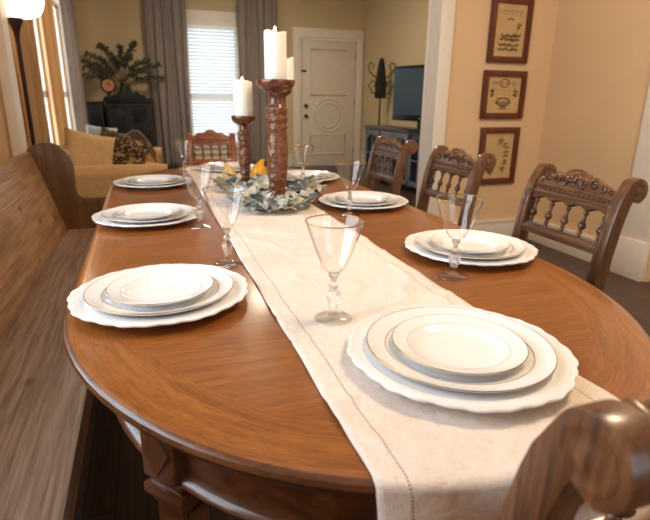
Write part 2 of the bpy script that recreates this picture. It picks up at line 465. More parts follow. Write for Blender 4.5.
def window(name, axis, pos, u0, u1, z0, z1, side, casing=.09):
    """double hung window; side = direction (+1/-1) along axis pointing into the room"""
    def bx(b, ua, ub, d0, d1, za, zb, bev=.003):
        a, c = pos + side * d0, pos + side * d1
        lo, hi = min(a, c), max(a, c)
        if axis == 0: b.box(lo, hi, ua, ub, za, zb, bev)
        else: b.box(ua, ub, lo, hi, za, zb, bev)
    b = B()
    cs = casing
    bx(b, u0 - cs, u0, 0, .02, z0 - .02, z1); bx(b, u1, u1 + cs, 0, .02, z0 - .02, z1); bx(b, u0 - cs - .02, u1 + cs + .02, 0, .026, z1, z1 + .21)
    bx(b, u0 - cs - .03, u1 + cs + .03, 0, .06, z0 - .04, z0 - .0005); bx(b, u0 - cs, u1 + cs, 0, .018, z0 - .14, z0 - .04)
    w = struct(b.build(name, M['trim']))
    f = B(); t = .045; zm = z0 + (z1 - z0) * .42
    for (a, c, za, zb) in ((u0, u0 + t, z0, z1), (u1 - t, u1, z0, z1), (u0, u1, z0, z0 + t), (u0, u1, z1 - t, z1), (u0, u1, zm - .035, zm + .035)):
        bx(f, a, c, -.09, -.05, za, zb)
    f.build('window_sash', M['trim'], w)
    p = B(); bx(p, u0 + t, u1 - t, -.072, -.068, z0 + t, zm - .03, 0); bx(p, u0 + t, u1 - t, -.072, -.068, zm + .03, z1 - t, 0)
    p.build('window_pane', M['pane'], w)
    return w
window('window_1', 1, BY, BW[0], BW[1], BW[2], BW[3], -1)
window('window_2', 0, LX, LW[1][0], LW[1][1], LW[1][2], LW[1][3], 1)
window('window_3', 0, LX, LW[2][0], LW[2][1], LW[2][2], LW[2][3], 1)
window('window_4', 0, LX, LW[0][0], LW[0][1], LW[0][2], LW[0][3], 1)
window('window_5', 1, FY, FWN[0], FWN[1], FWN[2], FWN[3], 1)
# front door with round moulded panel
d1 = struct(box_obj('door_1', (DR[0] + .004, DR[1] - .004, BY + .02, BY + .06, .005, 2.035), M['door'], bev=.003))
cs = B(); cs.box(DR[0] - .13, DR[0], BY - .025, BY, 0, DR[3], .005); cs.box(DR[1], DR[1] + .11, BY - .025, BY, 0, DR[3], .005); cs.box(DR[0] - .14, DR[1] + .115, BY - .03, BY, DR[3], DR[3] + .15, .006)
struct(cs.build('trim_4', M['trim']))
mo = B(); cxd, czd = 2.985, .845
for r, w in ((.265, .012), (.20, .014)):
    mo.tube([(cxd + r * math.cos(a * PI / 24), BY + .018, czd + r * math.sin(a * PI / 24)) for a in range(48)], w, 8, True)
x0, x1 = DR[0] + .17, DR[1] - .17
def sq(z0, z1, arch=False):
    mo.tube([(x0, BY + .018, z0), (x1, BY + .018, z0), (x1, BY + .018, z1), (x0, BY + .018, z1)], .012, 6, True)
sq(1.17, 1.88); sq(.2, .52)
mo.build('door_moulding', M['door'], d1)
for nm, z in (('door_knob', .835), ('deadbolt', .995)):
    B().lathe([(.0, -.05), (.022, -.048), (.03, -.03), (.022, -.012), (.012, -.008), (.03, 0), (.03, .004), (0, .004)], 16, tmat((2.58, BY + .016, z), (R(-90), 0, 0))).build(nm, M['iron'], d1)
box_obj('door_latch', (2.50, 2.59, BY + .006, BY + .02, 1.53, 1.56), M['iron'], d1, .003)
for z in (.25, 1.05, 1.8):
    box_obj('door_hinge', (3.445, 3.47, BY + .012, BY + .022, z - .045, z + .045), M['silver'], d1, .002)

# ------------------------------------------------------------------ dining table
TX, TA, TB, Y0, Y1, TZ = .36, .522, .62, .96, 2.28, .76
def outline(off=0, n=40, z=None):
    """counter-clockwise outline of the table top, moved inwards by off"""
    a, b = TA - off, TB - off
    pts = []
    for i in range(n + 1):
        t = PI + PI * i / n
        pts.append((TX + a * math.cos(t), Y0 + b * math.sin(t)))
    for j in range(1, 12): pts.append((TX + a, Y0 + (Y1 - Y0) * j / 12))
    for i in range(n + 1):
        t = PI * i / n
        pts.append((TX + a * math.cos(t), Y1 + b * math.sin(t)))
    for j in range(1, 12): pts.append((TX - a, Y1 + (Y0 - Y1) * j / 12))
    return pts
def edge_y(x, far=False, off=0):
    u = max(0, 1 - ((x - TX) / (TA - off)) ** 2)
    return Y1 + (TB - off) * math.sqrt(u) if far else Y0 - (TB - off) * math.sqrt(u)
table = thing('dining_table', 'long oval honey oak dining table laid for eight in the middle of the room', 'table', (TX, 1.62, 0))
def local(o, p=None):
    """keep world placement while parenting to an empty at its location"""
    p = p or o.parent
    o.matrix_parent_inverse = Matrix.Translation(-Vector(p.location))
    return o
def table_top():
    bm = bmesh.new(); uvl = bm.loops.layers.uv.new('UVMap')
    prof = [(.095, 0, 0), (.02, 0, 1), (.008, -.0012, 1), (.002, -.005, 2), (0, -.011, 2), (.003, -.017, 2), (.010, -.022, 2), (.013, -.028, 2), (.020, -.034, 2), (.034, -.040, 2), (.06, -.042, 2)]
    rings = []
    for off, dz, mi in prof:
        rings.append([bm.verts.new((x, y, TZ + dz)) for x, y in outline(off)])
    n = len(rings[0]); per = [0]
    o0 = outline(0)
    for i in range(1, n + 1):
        p, q = o0[i - 1], o0[i % n]; per.append(per[-1] + math.hypot(p[0] - q[0], p[1] - q[1]))
    for i, (ra, rb) in enumerate(zip(rings, rings[1:])):
        for k in range(n):
            k2 = (k + 1) % n
            f = bm.faces.new((ra[k], rb[k], rb[k2], ra[k2])); f.material_index = prof[i + 1][2]
            for l, (u, v) in zip(f.loops, ((per[k], prof[i][0]), (per[k], prof[i + 1][0]), (per[k + 1], prof[i + 1][0]), (per[k + 1], prof[i][0]))):
                l[uvl].uv = (u, v)
    f = bm.faces.new(rings[0]); f.material_index = 0
    f = bm.faces.new(list(reversed(rings[-1]))); f.material_index = 2
    bmesh.ops.recalc_face_normals(bm, faces=bm.faces[:])
    me = bpy.data.meshes.new('table_top'); bm.to_mesh(me); bm.free()
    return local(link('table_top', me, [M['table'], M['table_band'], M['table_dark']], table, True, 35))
table_top()
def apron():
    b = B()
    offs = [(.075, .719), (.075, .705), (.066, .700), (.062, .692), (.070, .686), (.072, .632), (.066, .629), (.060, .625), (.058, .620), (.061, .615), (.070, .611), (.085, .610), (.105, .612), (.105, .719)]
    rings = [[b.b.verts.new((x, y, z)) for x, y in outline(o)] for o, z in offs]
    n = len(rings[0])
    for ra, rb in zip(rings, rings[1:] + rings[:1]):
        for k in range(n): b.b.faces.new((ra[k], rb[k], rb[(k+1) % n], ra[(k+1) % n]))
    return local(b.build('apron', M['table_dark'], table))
apron()
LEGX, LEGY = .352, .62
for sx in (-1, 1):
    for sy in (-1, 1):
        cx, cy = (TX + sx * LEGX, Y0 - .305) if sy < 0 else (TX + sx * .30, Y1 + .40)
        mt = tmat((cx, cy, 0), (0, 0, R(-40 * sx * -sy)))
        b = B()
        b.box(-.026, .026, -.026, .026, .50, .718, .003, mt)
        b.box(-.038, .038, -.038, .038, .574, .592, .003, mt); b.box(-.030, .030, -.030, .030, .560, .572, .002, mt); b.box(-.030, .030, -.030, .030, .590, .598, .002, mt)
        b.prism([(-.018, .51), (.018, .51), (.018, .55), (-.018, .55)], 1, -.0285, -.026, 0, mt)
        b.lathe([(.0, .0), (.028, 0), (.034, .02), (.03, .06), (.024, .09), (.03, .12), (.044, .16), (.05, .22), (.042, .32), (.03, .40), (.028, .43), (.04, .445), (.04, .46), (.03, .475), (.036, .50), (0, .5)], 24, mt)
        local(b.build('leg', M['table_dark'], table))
# pilaster blocks on the apron
for sx in (-1, 1):
    b = B(); mt = tmat((TX + sx * .366, Y0 - .325, 0), (0, 0, R(sx * 47)))
    b.box(-.030, .030, -.022, .03, .618, .7185, .004, mt); b.prism([(-.024, .668), (0, .63), (.024, .668), (0, .706)], 1, -.026, -.022, 0, mt)
    local(b.build('apron_block', M['table_dark'], table))

# ------------------------------------------------------------------ table runner
def runner():
    bm = bmesh.new(); uvl = bm.loops.layers.uv.new('UVMap')
    W, nu, hang, rr = .352, 44, .24, .012
    cols = []
    ztop = TZ + .0022
    rnd = random.Random(3)
    for i in range(nu + 1):
        u = i / nu * W; x = TX - W / 2 + u
        path = []   # (x,y,z,v)
        ye, yf = edge_y(x), edge_y(x, True)
        def drop(sgn, yb):
            q = []
            for j in range(19, -1, -1):
                s = j / 19 * hang
                fl = .010 * math.sin(u * 30 + 1.2) * (s / hang) + .012 * (s / hang)
                q.append((x + .004 * math.sin(s * 18 + u * 9), yb - sgn * (.0035 + fl), ztop - rr - s, None))
            for j in range(1, 7):
                a = j / 7 * PI / 2
                q.append((x, yb - sgn * (.0035 - rr * 1.0 * (1 - math.cos(a))), ztop - rr * (1 - math.sin(a)), None))
            return q
        path += drop(1, ye)
        y_a, y_b = ye + .010, yf - .010
        ny = 240
        for j in range(ny + 1):
            y = y_a + (y_b - y_a) * j / ny
            e = min(1, (y - y_a) / .04, (y_b - y) / .04)
            p = Vector((x * 13, y * 11, 0))
            w = noise.noise(p * 1.0 + Vector((0, 0, 3.1)))
            w2 = abs(noise.noise(Vector((x * 4 + y * 7, y * 5 - x * 5, 1.7))))
            r2 = max(0, .5 - w2 * 5)
            z = ztop + max(0, .0012 + .0032 * w + .0085 * r2 * (0 if .40 < y < .75 and abs(x - .39) < .17 else 1)) * max(0, e)
            for (px, py, pr) in ((.397, .571, .10), (.276, .758, .036), (.387, 2.68, .10), (.43, 1.763, .06), (.365, 2.06, .05), (.505, 1.95, .05), (.545, 2.68, .035), (.49, 2.38, .03), (.36, 2.34, .03)):
                dd = math.hypot(x - px, y - py)
                if dd < pr + .03: z = ztop + (z - ztop) * max(0, min(1, (dd - pr) / .03))
            path.append((x + .0012 * math.sin(y * 21 + 2 * u), y, z, None))
        path += list(reversed(drop(-1, yf)))
        v = 0; pp = None; col = []
        for p in path:
            c = Vector(p[:3])
            if pp is not None: v += (c - pp).length
            pp = c; col.append((bm.verts.new(c), u, v))
        cols.append(col)
    for a, b in zip(cols, cols[1:]):
        for j in range(len(a) - 1):
            vs = (a[j], b[j], b[j + 1], a[j + 1])
            f = bm.faces.new([q[0] for q in vs])
            for l, q in zip(f.loops, vs): l[uvl].uv = (q[1], q[2])
    me = bpy.data.meshes.new('table_runner'); bm.to_mesh(me); bm.free()
    o = link('table_runner', me, M['linen'], None, True, 80)
    s = o.modifiers.new('cloth', 'SOLIDIFY'); s.thickness = .0012; s.offset = -1
    return tag(o, 'cream linen runner with a drawn thread hem down the middle of the oak table', 'table runner')
runner()
RZ = TZ + .0024

# ------------------------------------------------------------------ china
def plate_profile(Rr, well, foot, h, t=.0035, wd=.005, lip=.012):
    top = [(0, wd), (well * .5, wd), (well * .9, wd + .0002), (well, wd + .0012), (well + lip * .5, wd + .0045), (well + lip, wd + .0075), (well + lip + .004, wd + .0085)]
    r0, z0 = top[-1]
    for f in (.3, .55, .8, .93, 1): top.append((r0 + (Rr - r0) * f, z0 + (h - z0) * (f ** 1.15)))
    edge = [(Rr + .0006, h - t * .35), (Rr, h - t * .8)]
    bot = [(r0 + (Rr - r0) * f, z0 - t * 1.05 + (h - t - (z0 - t)) * (f ** 1.15)) for f in (.9, .6, .3, 0)]
    bot += [(well + lip * .4, wd - .0002), (foot + .006, wd - .0028), (foot + .003, 0), (foot - .003, 0), (foot - .006, wd - .003), (0, wd - .003)]
    return top + edge + bot
def scallop(Rr):
    def mod(r, z, a, i):
        f = max(0, (r - Rr * .74) / (Rr * .26))
        s = math.sin(a * 9) * .45 + abs(math.sin(a * 13.5)) * .9 - .45
        return r * (1 + .022 * s * f ** 1.5)
    return mod
def make_charger(loc, label):
    t = thing('charger_plate', label, 'charger plate', loc, 0, 'scalloped charger plates under the place settings')
    b = B(); b.lathe(plate_profile(.157, .098, .088, .0195, .004, .0055, .014), 144, mod=scallop(.157), cap=False)
    b.build('plate_body', M['china'], t)
    e = B()      # raised wavy moulding inside the scalloped rim
    md = scallop(.157)
    for r0, z, w in ((.1485, .01735, .0016), (.1535, .0186, .0012)):
        e.tube([(md(r0, 0, a, 0) * math.cos(a), md(r0, 0, a, 0) * math.sin(a), z) for a in [2 * PI * q / 162 for q in range(162)]], w, 6, True)
    e.build('rim_relief', M['china'], t)
    return t
def ring(r, z, w, mat, name, parent, n=96):
    b = B(); b.tube([(r * math.cos(2 * PI * k / n), r * math.sin(2 * PI * k / n), z) for k in range(n)], w, 6, True)
    return b.build(name, mat, parent)
def make_dinner(loc, label):
    t = thing('dinner_plate', label, 'dinner plate', loc, 0, 'gold banded dinner plates on the chargers')
    b = B(); b.lathe(plate_profile(.130, .086, .074, .021, .0032), 96, cap=False); b.build('plate_body', M['china'], t)
    ring(.1303, .0204, .0008, M['gold'], 'gold_band', t); ring(.1035, .0139, .00055, M['gold'], 'gold_band', t)
    return t
def make_salad(loc, label):
    t = thing('salad_plate', label, 'salad plate', loc, 0, 'gold banded salad plates on the dinner plates')
    b = B(); b.lathe(plate_profile(.0935, .058, .050, .018, .003, .0045, .010), 80, cap=False); b.build('plate_body', M['china'], t)
    ring(.0938, .0175, .0007, M['gold'], 'gold_band', t); ring(.0715, .0125, .0005, M['gold'], 'gold_band', t)
    return t
def make_goblet(loc, label):
    t = thing('wine_goblet', label, 'goblet', loc, 0, 'gold rimmed crystal goblets beside the plates')
    b = B()
    prof = [(.0, .0815), (.006, .082), (.012, .085), (.0175, .0905), (.022, .098), (.0265, .109), (.0325, .124), (.0385, .142), (.044, .158), (.0478, .170)]
    b.lathe(prof, 56, cap=False); b.build('bowl', M['glass'], t)
    s = B()
    def fac(r, z, a, i): return r * (1 + (.09 * math.cos(a * 6) if .018 < z < .055 else 0))
    s.lathe([(0, .0082), (.0105, .0082), (.0065, .012), (.0058, .018), (.0075, .026), (.0105, .036), (.0125, .043), (.0105, .049), (.006, .0535), (.0055, .056), (.0085, .059), (.0088, .062), (.0055, .066), (.0045, .069), (.006, .074), (.009, .078), (.0095, .0812), (0, .0812)], 36, mod=fac, cap=False)
    s.build('stem', M['stem'], t, True, 30)
    f = B(); f.lathe([(0, 0), (.031, 0), (.0325, .001), (.032, .0022), (.022, .004), (.011, .0078), (0, .0081)], 48, cap=False); f.build('foot', M['foot_glass'], t)
    ring(.0479, .170, .0009, M['gold'], 'gold_rim', t, 64)
    return t
W_ = TZ + .0003
SET = [  # charger centre, z, where, goblet xy
    ((.399, .571), RZ + .0003, 'nearest the camera on the linen runner', (.276, .758), RZ + .0003),
    ((.004, .938), W_, 'nearest on the bench side at lower left', (.152, 1.119), W_),
    ((-.012, 1.622), W_, 'in the middle of the bench side', (.128, 1.49), W_),
    ((.015, 2.29), W_, 'farthest along the bench side', (.156, 2.46), W_),
    ((.733, 1.043), W_, 'before the nearest chair of the right hand row', (.595, .893), W_),
    ((.714, 1.672), W_, 'before the middle chair of the right hand row', (.60, 1.515), W_),
    ((.685, 2.29), W_, 'before the farthest chair of the right hand row', (.622, 2.12), W_),
    ((.387, 2.68), RZ + .0003, 'at the far end below the window', (.508, 2.835), RZ + .0003)]
c0 = p0 = s0 = g0 = None
for i, ((x, y), z, where, (gx, gy), gz) in enumerate(SET):
    lc = 'white scalloped charger plate ' + where
    lp = 'middle sized gold lined plate ' + where
    ls = 'small gold lined plate topping the stack ' + where
    lg = 'clear gold rimmed goblet of the setting ' + where
    a = (x, y, z); b_ = (x, y, z + .0058); c_ = (x, y, z + .0112)
    if i == 0: c0 = make_charger(a, lc); p0 = make_dinner(b_, lp); s0 = make_salad(c_, ls); g0 = make_goblet((gx, gy, gz), lg)
    else:
        dup(c0, a, .7 * i, lc); dup(p0, b_, 0, lp); dup(s0, c_, 0, ls); dup(g0, (gx, gy, gz), .4 * i, lg)

# ------------------------------------------------------------------ carved chairs
def post_outline():
    cl = [(-.215, 0, .019), (-.196, .2, .020), (-.190, .40, .022), (-.196, .52, .022), (-.207, .62, .021), (-.221, .72, .0195), (-.235, .80, .0195), (-.2445, .84, .0195), (-.2535, .868, .0195), (-.26, .88, .02)]
    L, Rr = [], []
    for i, (y, z, w) in enumerate(cl):
        p = cl[max(0, i - 1)]; q = cl[min(len(cl) - 1, i + 1)]
        dy, dz = q[0] - p[0], q[1] - p[1]; l = math.hypot(dy, dz); ny, nz = dz / l, -dy / l
        L.append((y + ny * w, z + nz * w)); Rr.append((y - ny * w, z - nz * w))
    c = (-.286, .897); r = .034
    arc = [(c[0] + r * math.cos(a), c[1] + r * math.sin(a)) for a in [R(32 + 13 * k) for k in range(0, 18)]]
    inner = [(-.284, .868), (-.276, .870)]
    return L[:-1] + arc + inner + list(reversed(Rr[:-1]))
def make_chair(label, group, mats, hw=.165, nsp=5, name='carved_dining_chair', scroll=True):
    mp, mr = mats
    t = thing(name, label, 'chair', group=group)
    pt = .0165
    for s in (-1, 1):
        b = B()
        if scroll:
            b.prism(post_outline(), 0, s * hw - pt, s * hw + pt, .0035)
        else:
            cl = [(-.215, 0), (-.19, .4), (-.207, .62), (-.238, .80), (-.262, .905)]
            b.prism([(y + .02, z) for y, z in cl] + [(y - .02, z) for y, z in reversed(cl)], 0, s * hw - pt, s * hw + pt, .003)
        o = b.build('rear_post', mp, t, True, 30)
        if scroll:
            for e in (-1, 1):
                m = tmat((s * hw + e * pt, -.285, .897), (0, R(90) * e, 0))
                d = B(); d.lathe([(.0, -.002), (.025, -.002), (.025, .0006), (.022, .0012), (.019, .0004), (.012, .0006), (.008, .002), (0, .0024)], 28, m, cap=False)
                d.build('scroll_boss', mp, o)
            g = B()          # reeded front face
            for q in (-.008, .008):
                pts = [(s * hw + q, y + .0195, z) for y, z in ((-.207, .62), (-.2185, .70), (-.2325, .78), (-.2435, .835))]
                g.tube(pts, .0022, 6)
            g.build('reeding', mp, o)
    th = math.atan2(.031, .13)
    BM = tmat((0, -.2255, .750), (th, 0, 0))     # back plane: local x across, z up along the lean
    iw = hw - pt + .003
    b = B(); b.box(-iw, iw, -.012, .012, -.032, 0, .003, BM); b.box(-iw, iw, .010, .015, -.024, -.008, .002, BM)
    b.build('lower_rail', mr, t)
    # crest: scalloped underside, carved arched top
    nx = 72; top = []; bot = []
    for i in range(nx + 1):
        x = -iw + 2 * iw * i / nx; u = x / iw
        a = abs(u)
        h = .134
        if a < .82: h = .142 + .024 * math.cos(a / .82 * PI / 2) ** .8
        if a < .30: h = max(h, .164 + .022 * math.sqrt(max(0, 1 - (a / .30) ** 2)))
        if .34 < a < .60: h = max(h, .154 + .018 * math.sin((a - .34) / .26 * PI))
        if .60 < a < .80: h = max(h, .148 + .012 * math.sin((a - .60) / .20 * PI))
        if a >= .86: h = .134 + .014 * math.sin(min(1, (a - .86) / .13) * PI)
        if not scroll: h = .138 + .030 * math.cos(u * PI / 2) ** 1.2 + (.012 * math.sqrt(max(0, 1 - (a / .26) ** 2)) if a < .26 else 0) + (.006 * math.sin((a - .45) / .3 * PI) if .45 < a < .75 else 0)
        top.append((x, h))
        ph = (u * (nsp - 1) / 2 * 1.08) % 1
        bot.append((x, .076 + .010 * math.sin(ph * PI)))
    b = B(); b.prism(top + list(reversed(bot)), 1, -.011, .011, .002, BM)
    b.box(-iw, iw, .009, .0155, .097, .106, .002, BM); b.box(-iw, iw, .009, .0155, .119, .126, .002, BM)
    crest = b.build('crest_rail', mr, t, True, 35)
    c = B()
    def scr(cx, cz, r0, turns, dirn, a0):
        pts = []
        for k in range(26):
            f = k / 25; a = a0 + dirn * turns * 2 * PI * f; r = r0 * (1 - .85 * f)
            pts.append(BM @ Vector((cx + r * math.cos(a), .012, cz + r * math.sin(a))))
        c.tube(pts, [.0045 * (1 - .5 * k / 25) for k in range(26)], 6)
    sc = iw / .164
    for sg in ((-1, 1) if scroll else ()):
        scr(sg * .078 * sc, .149, .015, 1.3, sg, PI / 2); scr(sg * .114 * sc, .143, .011, 1.2, -sg, PI / 2); scr(sg * .042 * sc, .149, .016, 1.2, -sg, -PI / 2); scr(sg * .144 * sc, .137, .007, 1.1, sg, PI / 2)
    for k in range(7 if scroll else 0):
        a = R(-10 + k * 200 / 6)
        c.ball(BM @ Vector((.018 * sc * math.cos(a), .012, .152 + .020 * math.sin(a))), .007, 1, .6, 1, 8, 6)
    c.ball(BM @ Vector((0, .013, .152)), .009, 1, .7, 1, 10, 7)
    for k in range(16):
        c.ball(BM @ Vector(((k - 7.5) / 7.5 * iw * .93, .0125, .1125)), .0042, 1.3, .6, 1, 6, 5)
    c.build('crest_carving', mr, crest, True, 60)
    pr = [(.0, -.002), (.006, 0), (.0065, .005), (.004, .008), (.0075, .012), (.0075, .015), (.004, .019), (.0095, .026), (.012, .032), (.010, .038), (.006, .047), (.0048, .058), (.0045, .064), (.008, .068), (.008, .072), (.0045, .076), (.007, .082), (0, .083)]
    for k in range(nsp):
        x = (k - (nsp - 1) / 2) * (2 * (hw - pt) - .03) / (nsp - 1)
        B().lathe(pr, 12, BM @ tmat((x, 0, 0))).build('spindle', mr, t, True, 50)
    b = B(); b.box(-hw - .01, hw + .01, -.175, .21, .43, .475, .014); b.build('seat', M['seat'], t)
    b = B(); b.box(-hw + .015, hw - .015, .165, .19, .365, .43, .003); b.box(-hw + .012, -hw + .034, -.17, .17, .365, .43, .003); b.box(hw - .034, hw - .012, -.17, .17, .365, .43, .003); b.build('seat_frame', mr, t)
    for s in (-1, 1):
        m = tmat((s * (hw - .01), .175, 0))
        B().lathe([(0, 0), (.014, 0), (.018, .02), (.014, .05), (.018, .08), (.023, .15), (.018, .24), (.014, .28), (.02, .295), (.02, .31), (.016, .33), (.022, .36), (.022, .43), (0, .43)], 16, m).build('front_leg', mp, t, True, 50)
    b = B()
    for s in (-1, 1): b.tube([(s * (hw - .005), -.188, .18), (s * (hw - .01), .172, .18)], .010, 10)
    b.tube([(-hw + .01, 0, .18), (hw - .01, 0, .18)], .010, 10); b.build('stretcher', mr, t)
    return t
CG = 'carved chairs along the right side of the table'
CA = make_chair('carved oak chair nearest in the right hand row, back against plain wall', CG, (M['chair'], M['chair_rail']))
CA.location = (.925, 1.187, 0); CA.rotation_euler = (0, 0, R(90))
dup(CA, (.935, 1.845, 0), R(90), 'carved oak chair in the middle of the right hand row, below framed prints')
dup(CA, (.935, 2.46, 0), R(90), 'carved oak chair farthest in the right hand row, before the grey console')
CN = dup(CA, (.437, .497, 0), 0, 'scroll topped carved chair at the lower right corner, closest to the camera')
del CN['group']
CF = make_chair('carved amber chair at the far head of the table below the window', 'x', (M['chair_warm'], M['chair_warm']), hw=.136, nsp=5, scroll=False)
del CF['group']
CF.location = (.379, 3.07, 0); CF.rotation_euler = (0, 0, PI)

# ------------------------------------------------------------------ wooden settee
st = thing('wooden_settee', 'long rustic wooden settee with plank back along the left side of the table', 'bench', (-.35, 1.8, 0))
SZ = .406
b = B(); b.box(-.49, -.195, .56, 3.10, SZ - .032, SZ, .006); local(b.build('seat', M['bench_seat'], st))
b = B()
for f0, f1 in ((0, .30), (.306, .66), (.666, 1)):      # three boards laid lengthwise
    xa, xb, za, zb = -.457 - .125 * f0, -.457 - .125 * f1, SZ + .001 + (.832 - SZ) * f0, SZ + .001 + (.832 - SZ) * f1
    b.prism([(xa - .024, za), (xa, za), (xb, zb), (xb - .024, zb)], 1, .56, 3.10, .003)
b.prism([(-.478, SZ + .002), (-.470, SZ + .002), (-.590, .82), (-.598, .82)], 1, .57, 3.09)
local(b.build('backrest', M['bench'], st))
b = B(); b.box(-.235, -.210, .60, 3.06, SZ - .13, SZ - .033, .003); local(b.build('front_skirt', M['bench'], st))
def end_outline():
    p = [(-.60, 0), (-.60, .60), (-.615, .76), (-.610, .82), (-.590, .853), (-.555, .872), (-.52, .879), (-.48, .876), (-.445, .862), (-.415, .835), (-.395, .80), (-.385, .755), (-.385, .70), (-.388, .64), (-.378, .598), (-.355, .580), (-.31, .574), (-.25, .575), (-.20, .574), (-.18, .56), (-.17, .53), (-.175, .49), (-.188, .43), (-.188, 0)]
    return p
for y in (3.10, .525):
    b = B(); b.prism(end_outline(), 1, y, y + .034, .004); local(b.build('end_panel', M['bench_end'], st))

# ------------------------------------------------------------------ candlesticks, candles, centrepiece
def stick(name, label, loc, prof, carved_rng, seg=36):
    t = thing(name, label, 'candlestick', loc, 0, 'carved wooden candlesticks on the runner')
    z0, z1 = carved_rng
    def mod(r, z, a, i):
        return r * (1 + .022 * math.sin(a * 9 + z * 110)) if z0 < z < z1 else r
    H = prof[-1][1]
    cup = [p for p in prof if p[1] >= prof_cut[name + label]]
    sh = [p for p in prof if p[1] <= prof_cut[name + label]]
    def fine(pr):
        o = []
        for (r0, a0), (r1, a1) in zip(pr, pr[1:]):
            n = max(1, int(abs(a1 - a0) / .006))
            o += [(r0 + (r1 - r0) * k / n, a0 + (a1 - a0) * k / n) for k in range(n)]
        return o + [pr[-1]]
    B().lathe([(0, 0)] + fine(sh), seg, mod=mod, cap=False).build('shaft', M['stick'], t, True, 60)
    B().lathe([(.0, sh[-1][1])] + cup + [(0, H - .006)], seg, cap=False).build('cup', M['stick_plain'], t, True, 50)
    return t
prof_cut = {}
def do_stick(label, x, y, H, s, cw):
    """H height of cup lip, s = radius scale, cw cup radius"""
    prof = [(.060 * s, 0), (.062 * s, .008), (.055 * s, .016), (.036 * s, .024), (.026 * s, .036), (.028 * s, .06), (.0325 * s, .10), (.0355 * s, H * .36), (.0345 * s, H * .44), (.030 * s, H * .56), (.028 * s, H * .60),
            (.033 * s, H * .615), (.034 * s, H * .64), (.029 * s, H * .655), (.030 * s, H * .67), (.036 * s, H * .685), (.037 * s, H * .71), (.031 * s, H * .725), (.030 * s, H * .74), (.035 * s, H * .755), (.035 * s, H * .785), (.029 * s, H * .80), (.026 * s, H * .815),
            (.0245 * s, H * .84), (.0255 * s, H * .90), (.029 * s, H - .038), (cw * .62, H - .032), (cw * .84, H - .025), (cw * .96, H - .016), (cw, H - .006), (cw * .985, H), (cw * .9, H), (cw * .86, H - .006)]
    prof_cut['candlestick' + label] = H * .815
    return stick('candlestick', label, (x, y, RZ + .0004), prof, (.05, H * .80))
def candle(label, x, y, z, r, h, seed):
    t = thing('pillar_candle', label, 'candle', (x, y, z), 0, 'ivory pillar candles on the candlesticks')
    rn = random.Random(seed); ph = rn.random() * 6
    def mod(rr, zz, a, i): return rr * (1 + .006 * math.sin(3 * a + ph))
    t2 = bmesh.new()
    b = B()
    seg = 36
    prof = [(0, 0), (r * .97, 0), (r, .003), (r, h * .3), (r, h * .6), (r, h - .006), (r * .985, h - .001), (r * .90, h), (r * .72, h - .006), (r * .3, h - .009), (0, h - .009)]
    b.lathe(prof, seg, mod=mod, cap=False)
    for v in b.b.verts:
        if v.co.z > h * .8: v.co.z += .0045 * math.sin(math.atan2(v.co.y, v.co.x) * 2 + ph)
    b.build('wax_body', M['wax'], t, True, 50)
    B().lathe([(0, h - .011), (.0018, h - .011), (.0016, h + .001), (0, h + .002)], 8, cap=False).build('wick', M['wick'], t)
    B().lathe([(0, h + .0), (.0045, h + .003), (.0058, h + .007), (.004, h + .012), (.0015, h + .017), (0, h + .019)], 12, cap=False).build('flame', M['flame'], t)
    return t
HB, HS, HT = .414, .290, .400
do_stick('tallest carved wooden candlestick, at the front of the three', .424, 1.763, HB, 1.0, .065)
do_stick('short carved wooden candlestick, left of the tallest one', .365, 2.06, HS, .66, .047)
do_stick('carved wooden candlestick mostly hidden behind the tallest one', .492, 1.95, HT, .55, .038)
candle('tall ivory pillar candle on the tallest candlestick at the front', .424, 1.763, RZ + .0004 + HB - .0058, .0365, .152, 1)
candle('ivory pillar candle on the short left candlestick', .365, 2.06, RZ + .0004 + HS - .0058, .037, .131, 2)
candle('ivory pillar candle partly hidden behind the tallest candle', .502, 1.95, RZ + .0004 + HT - .0058, .034, .102, 3)

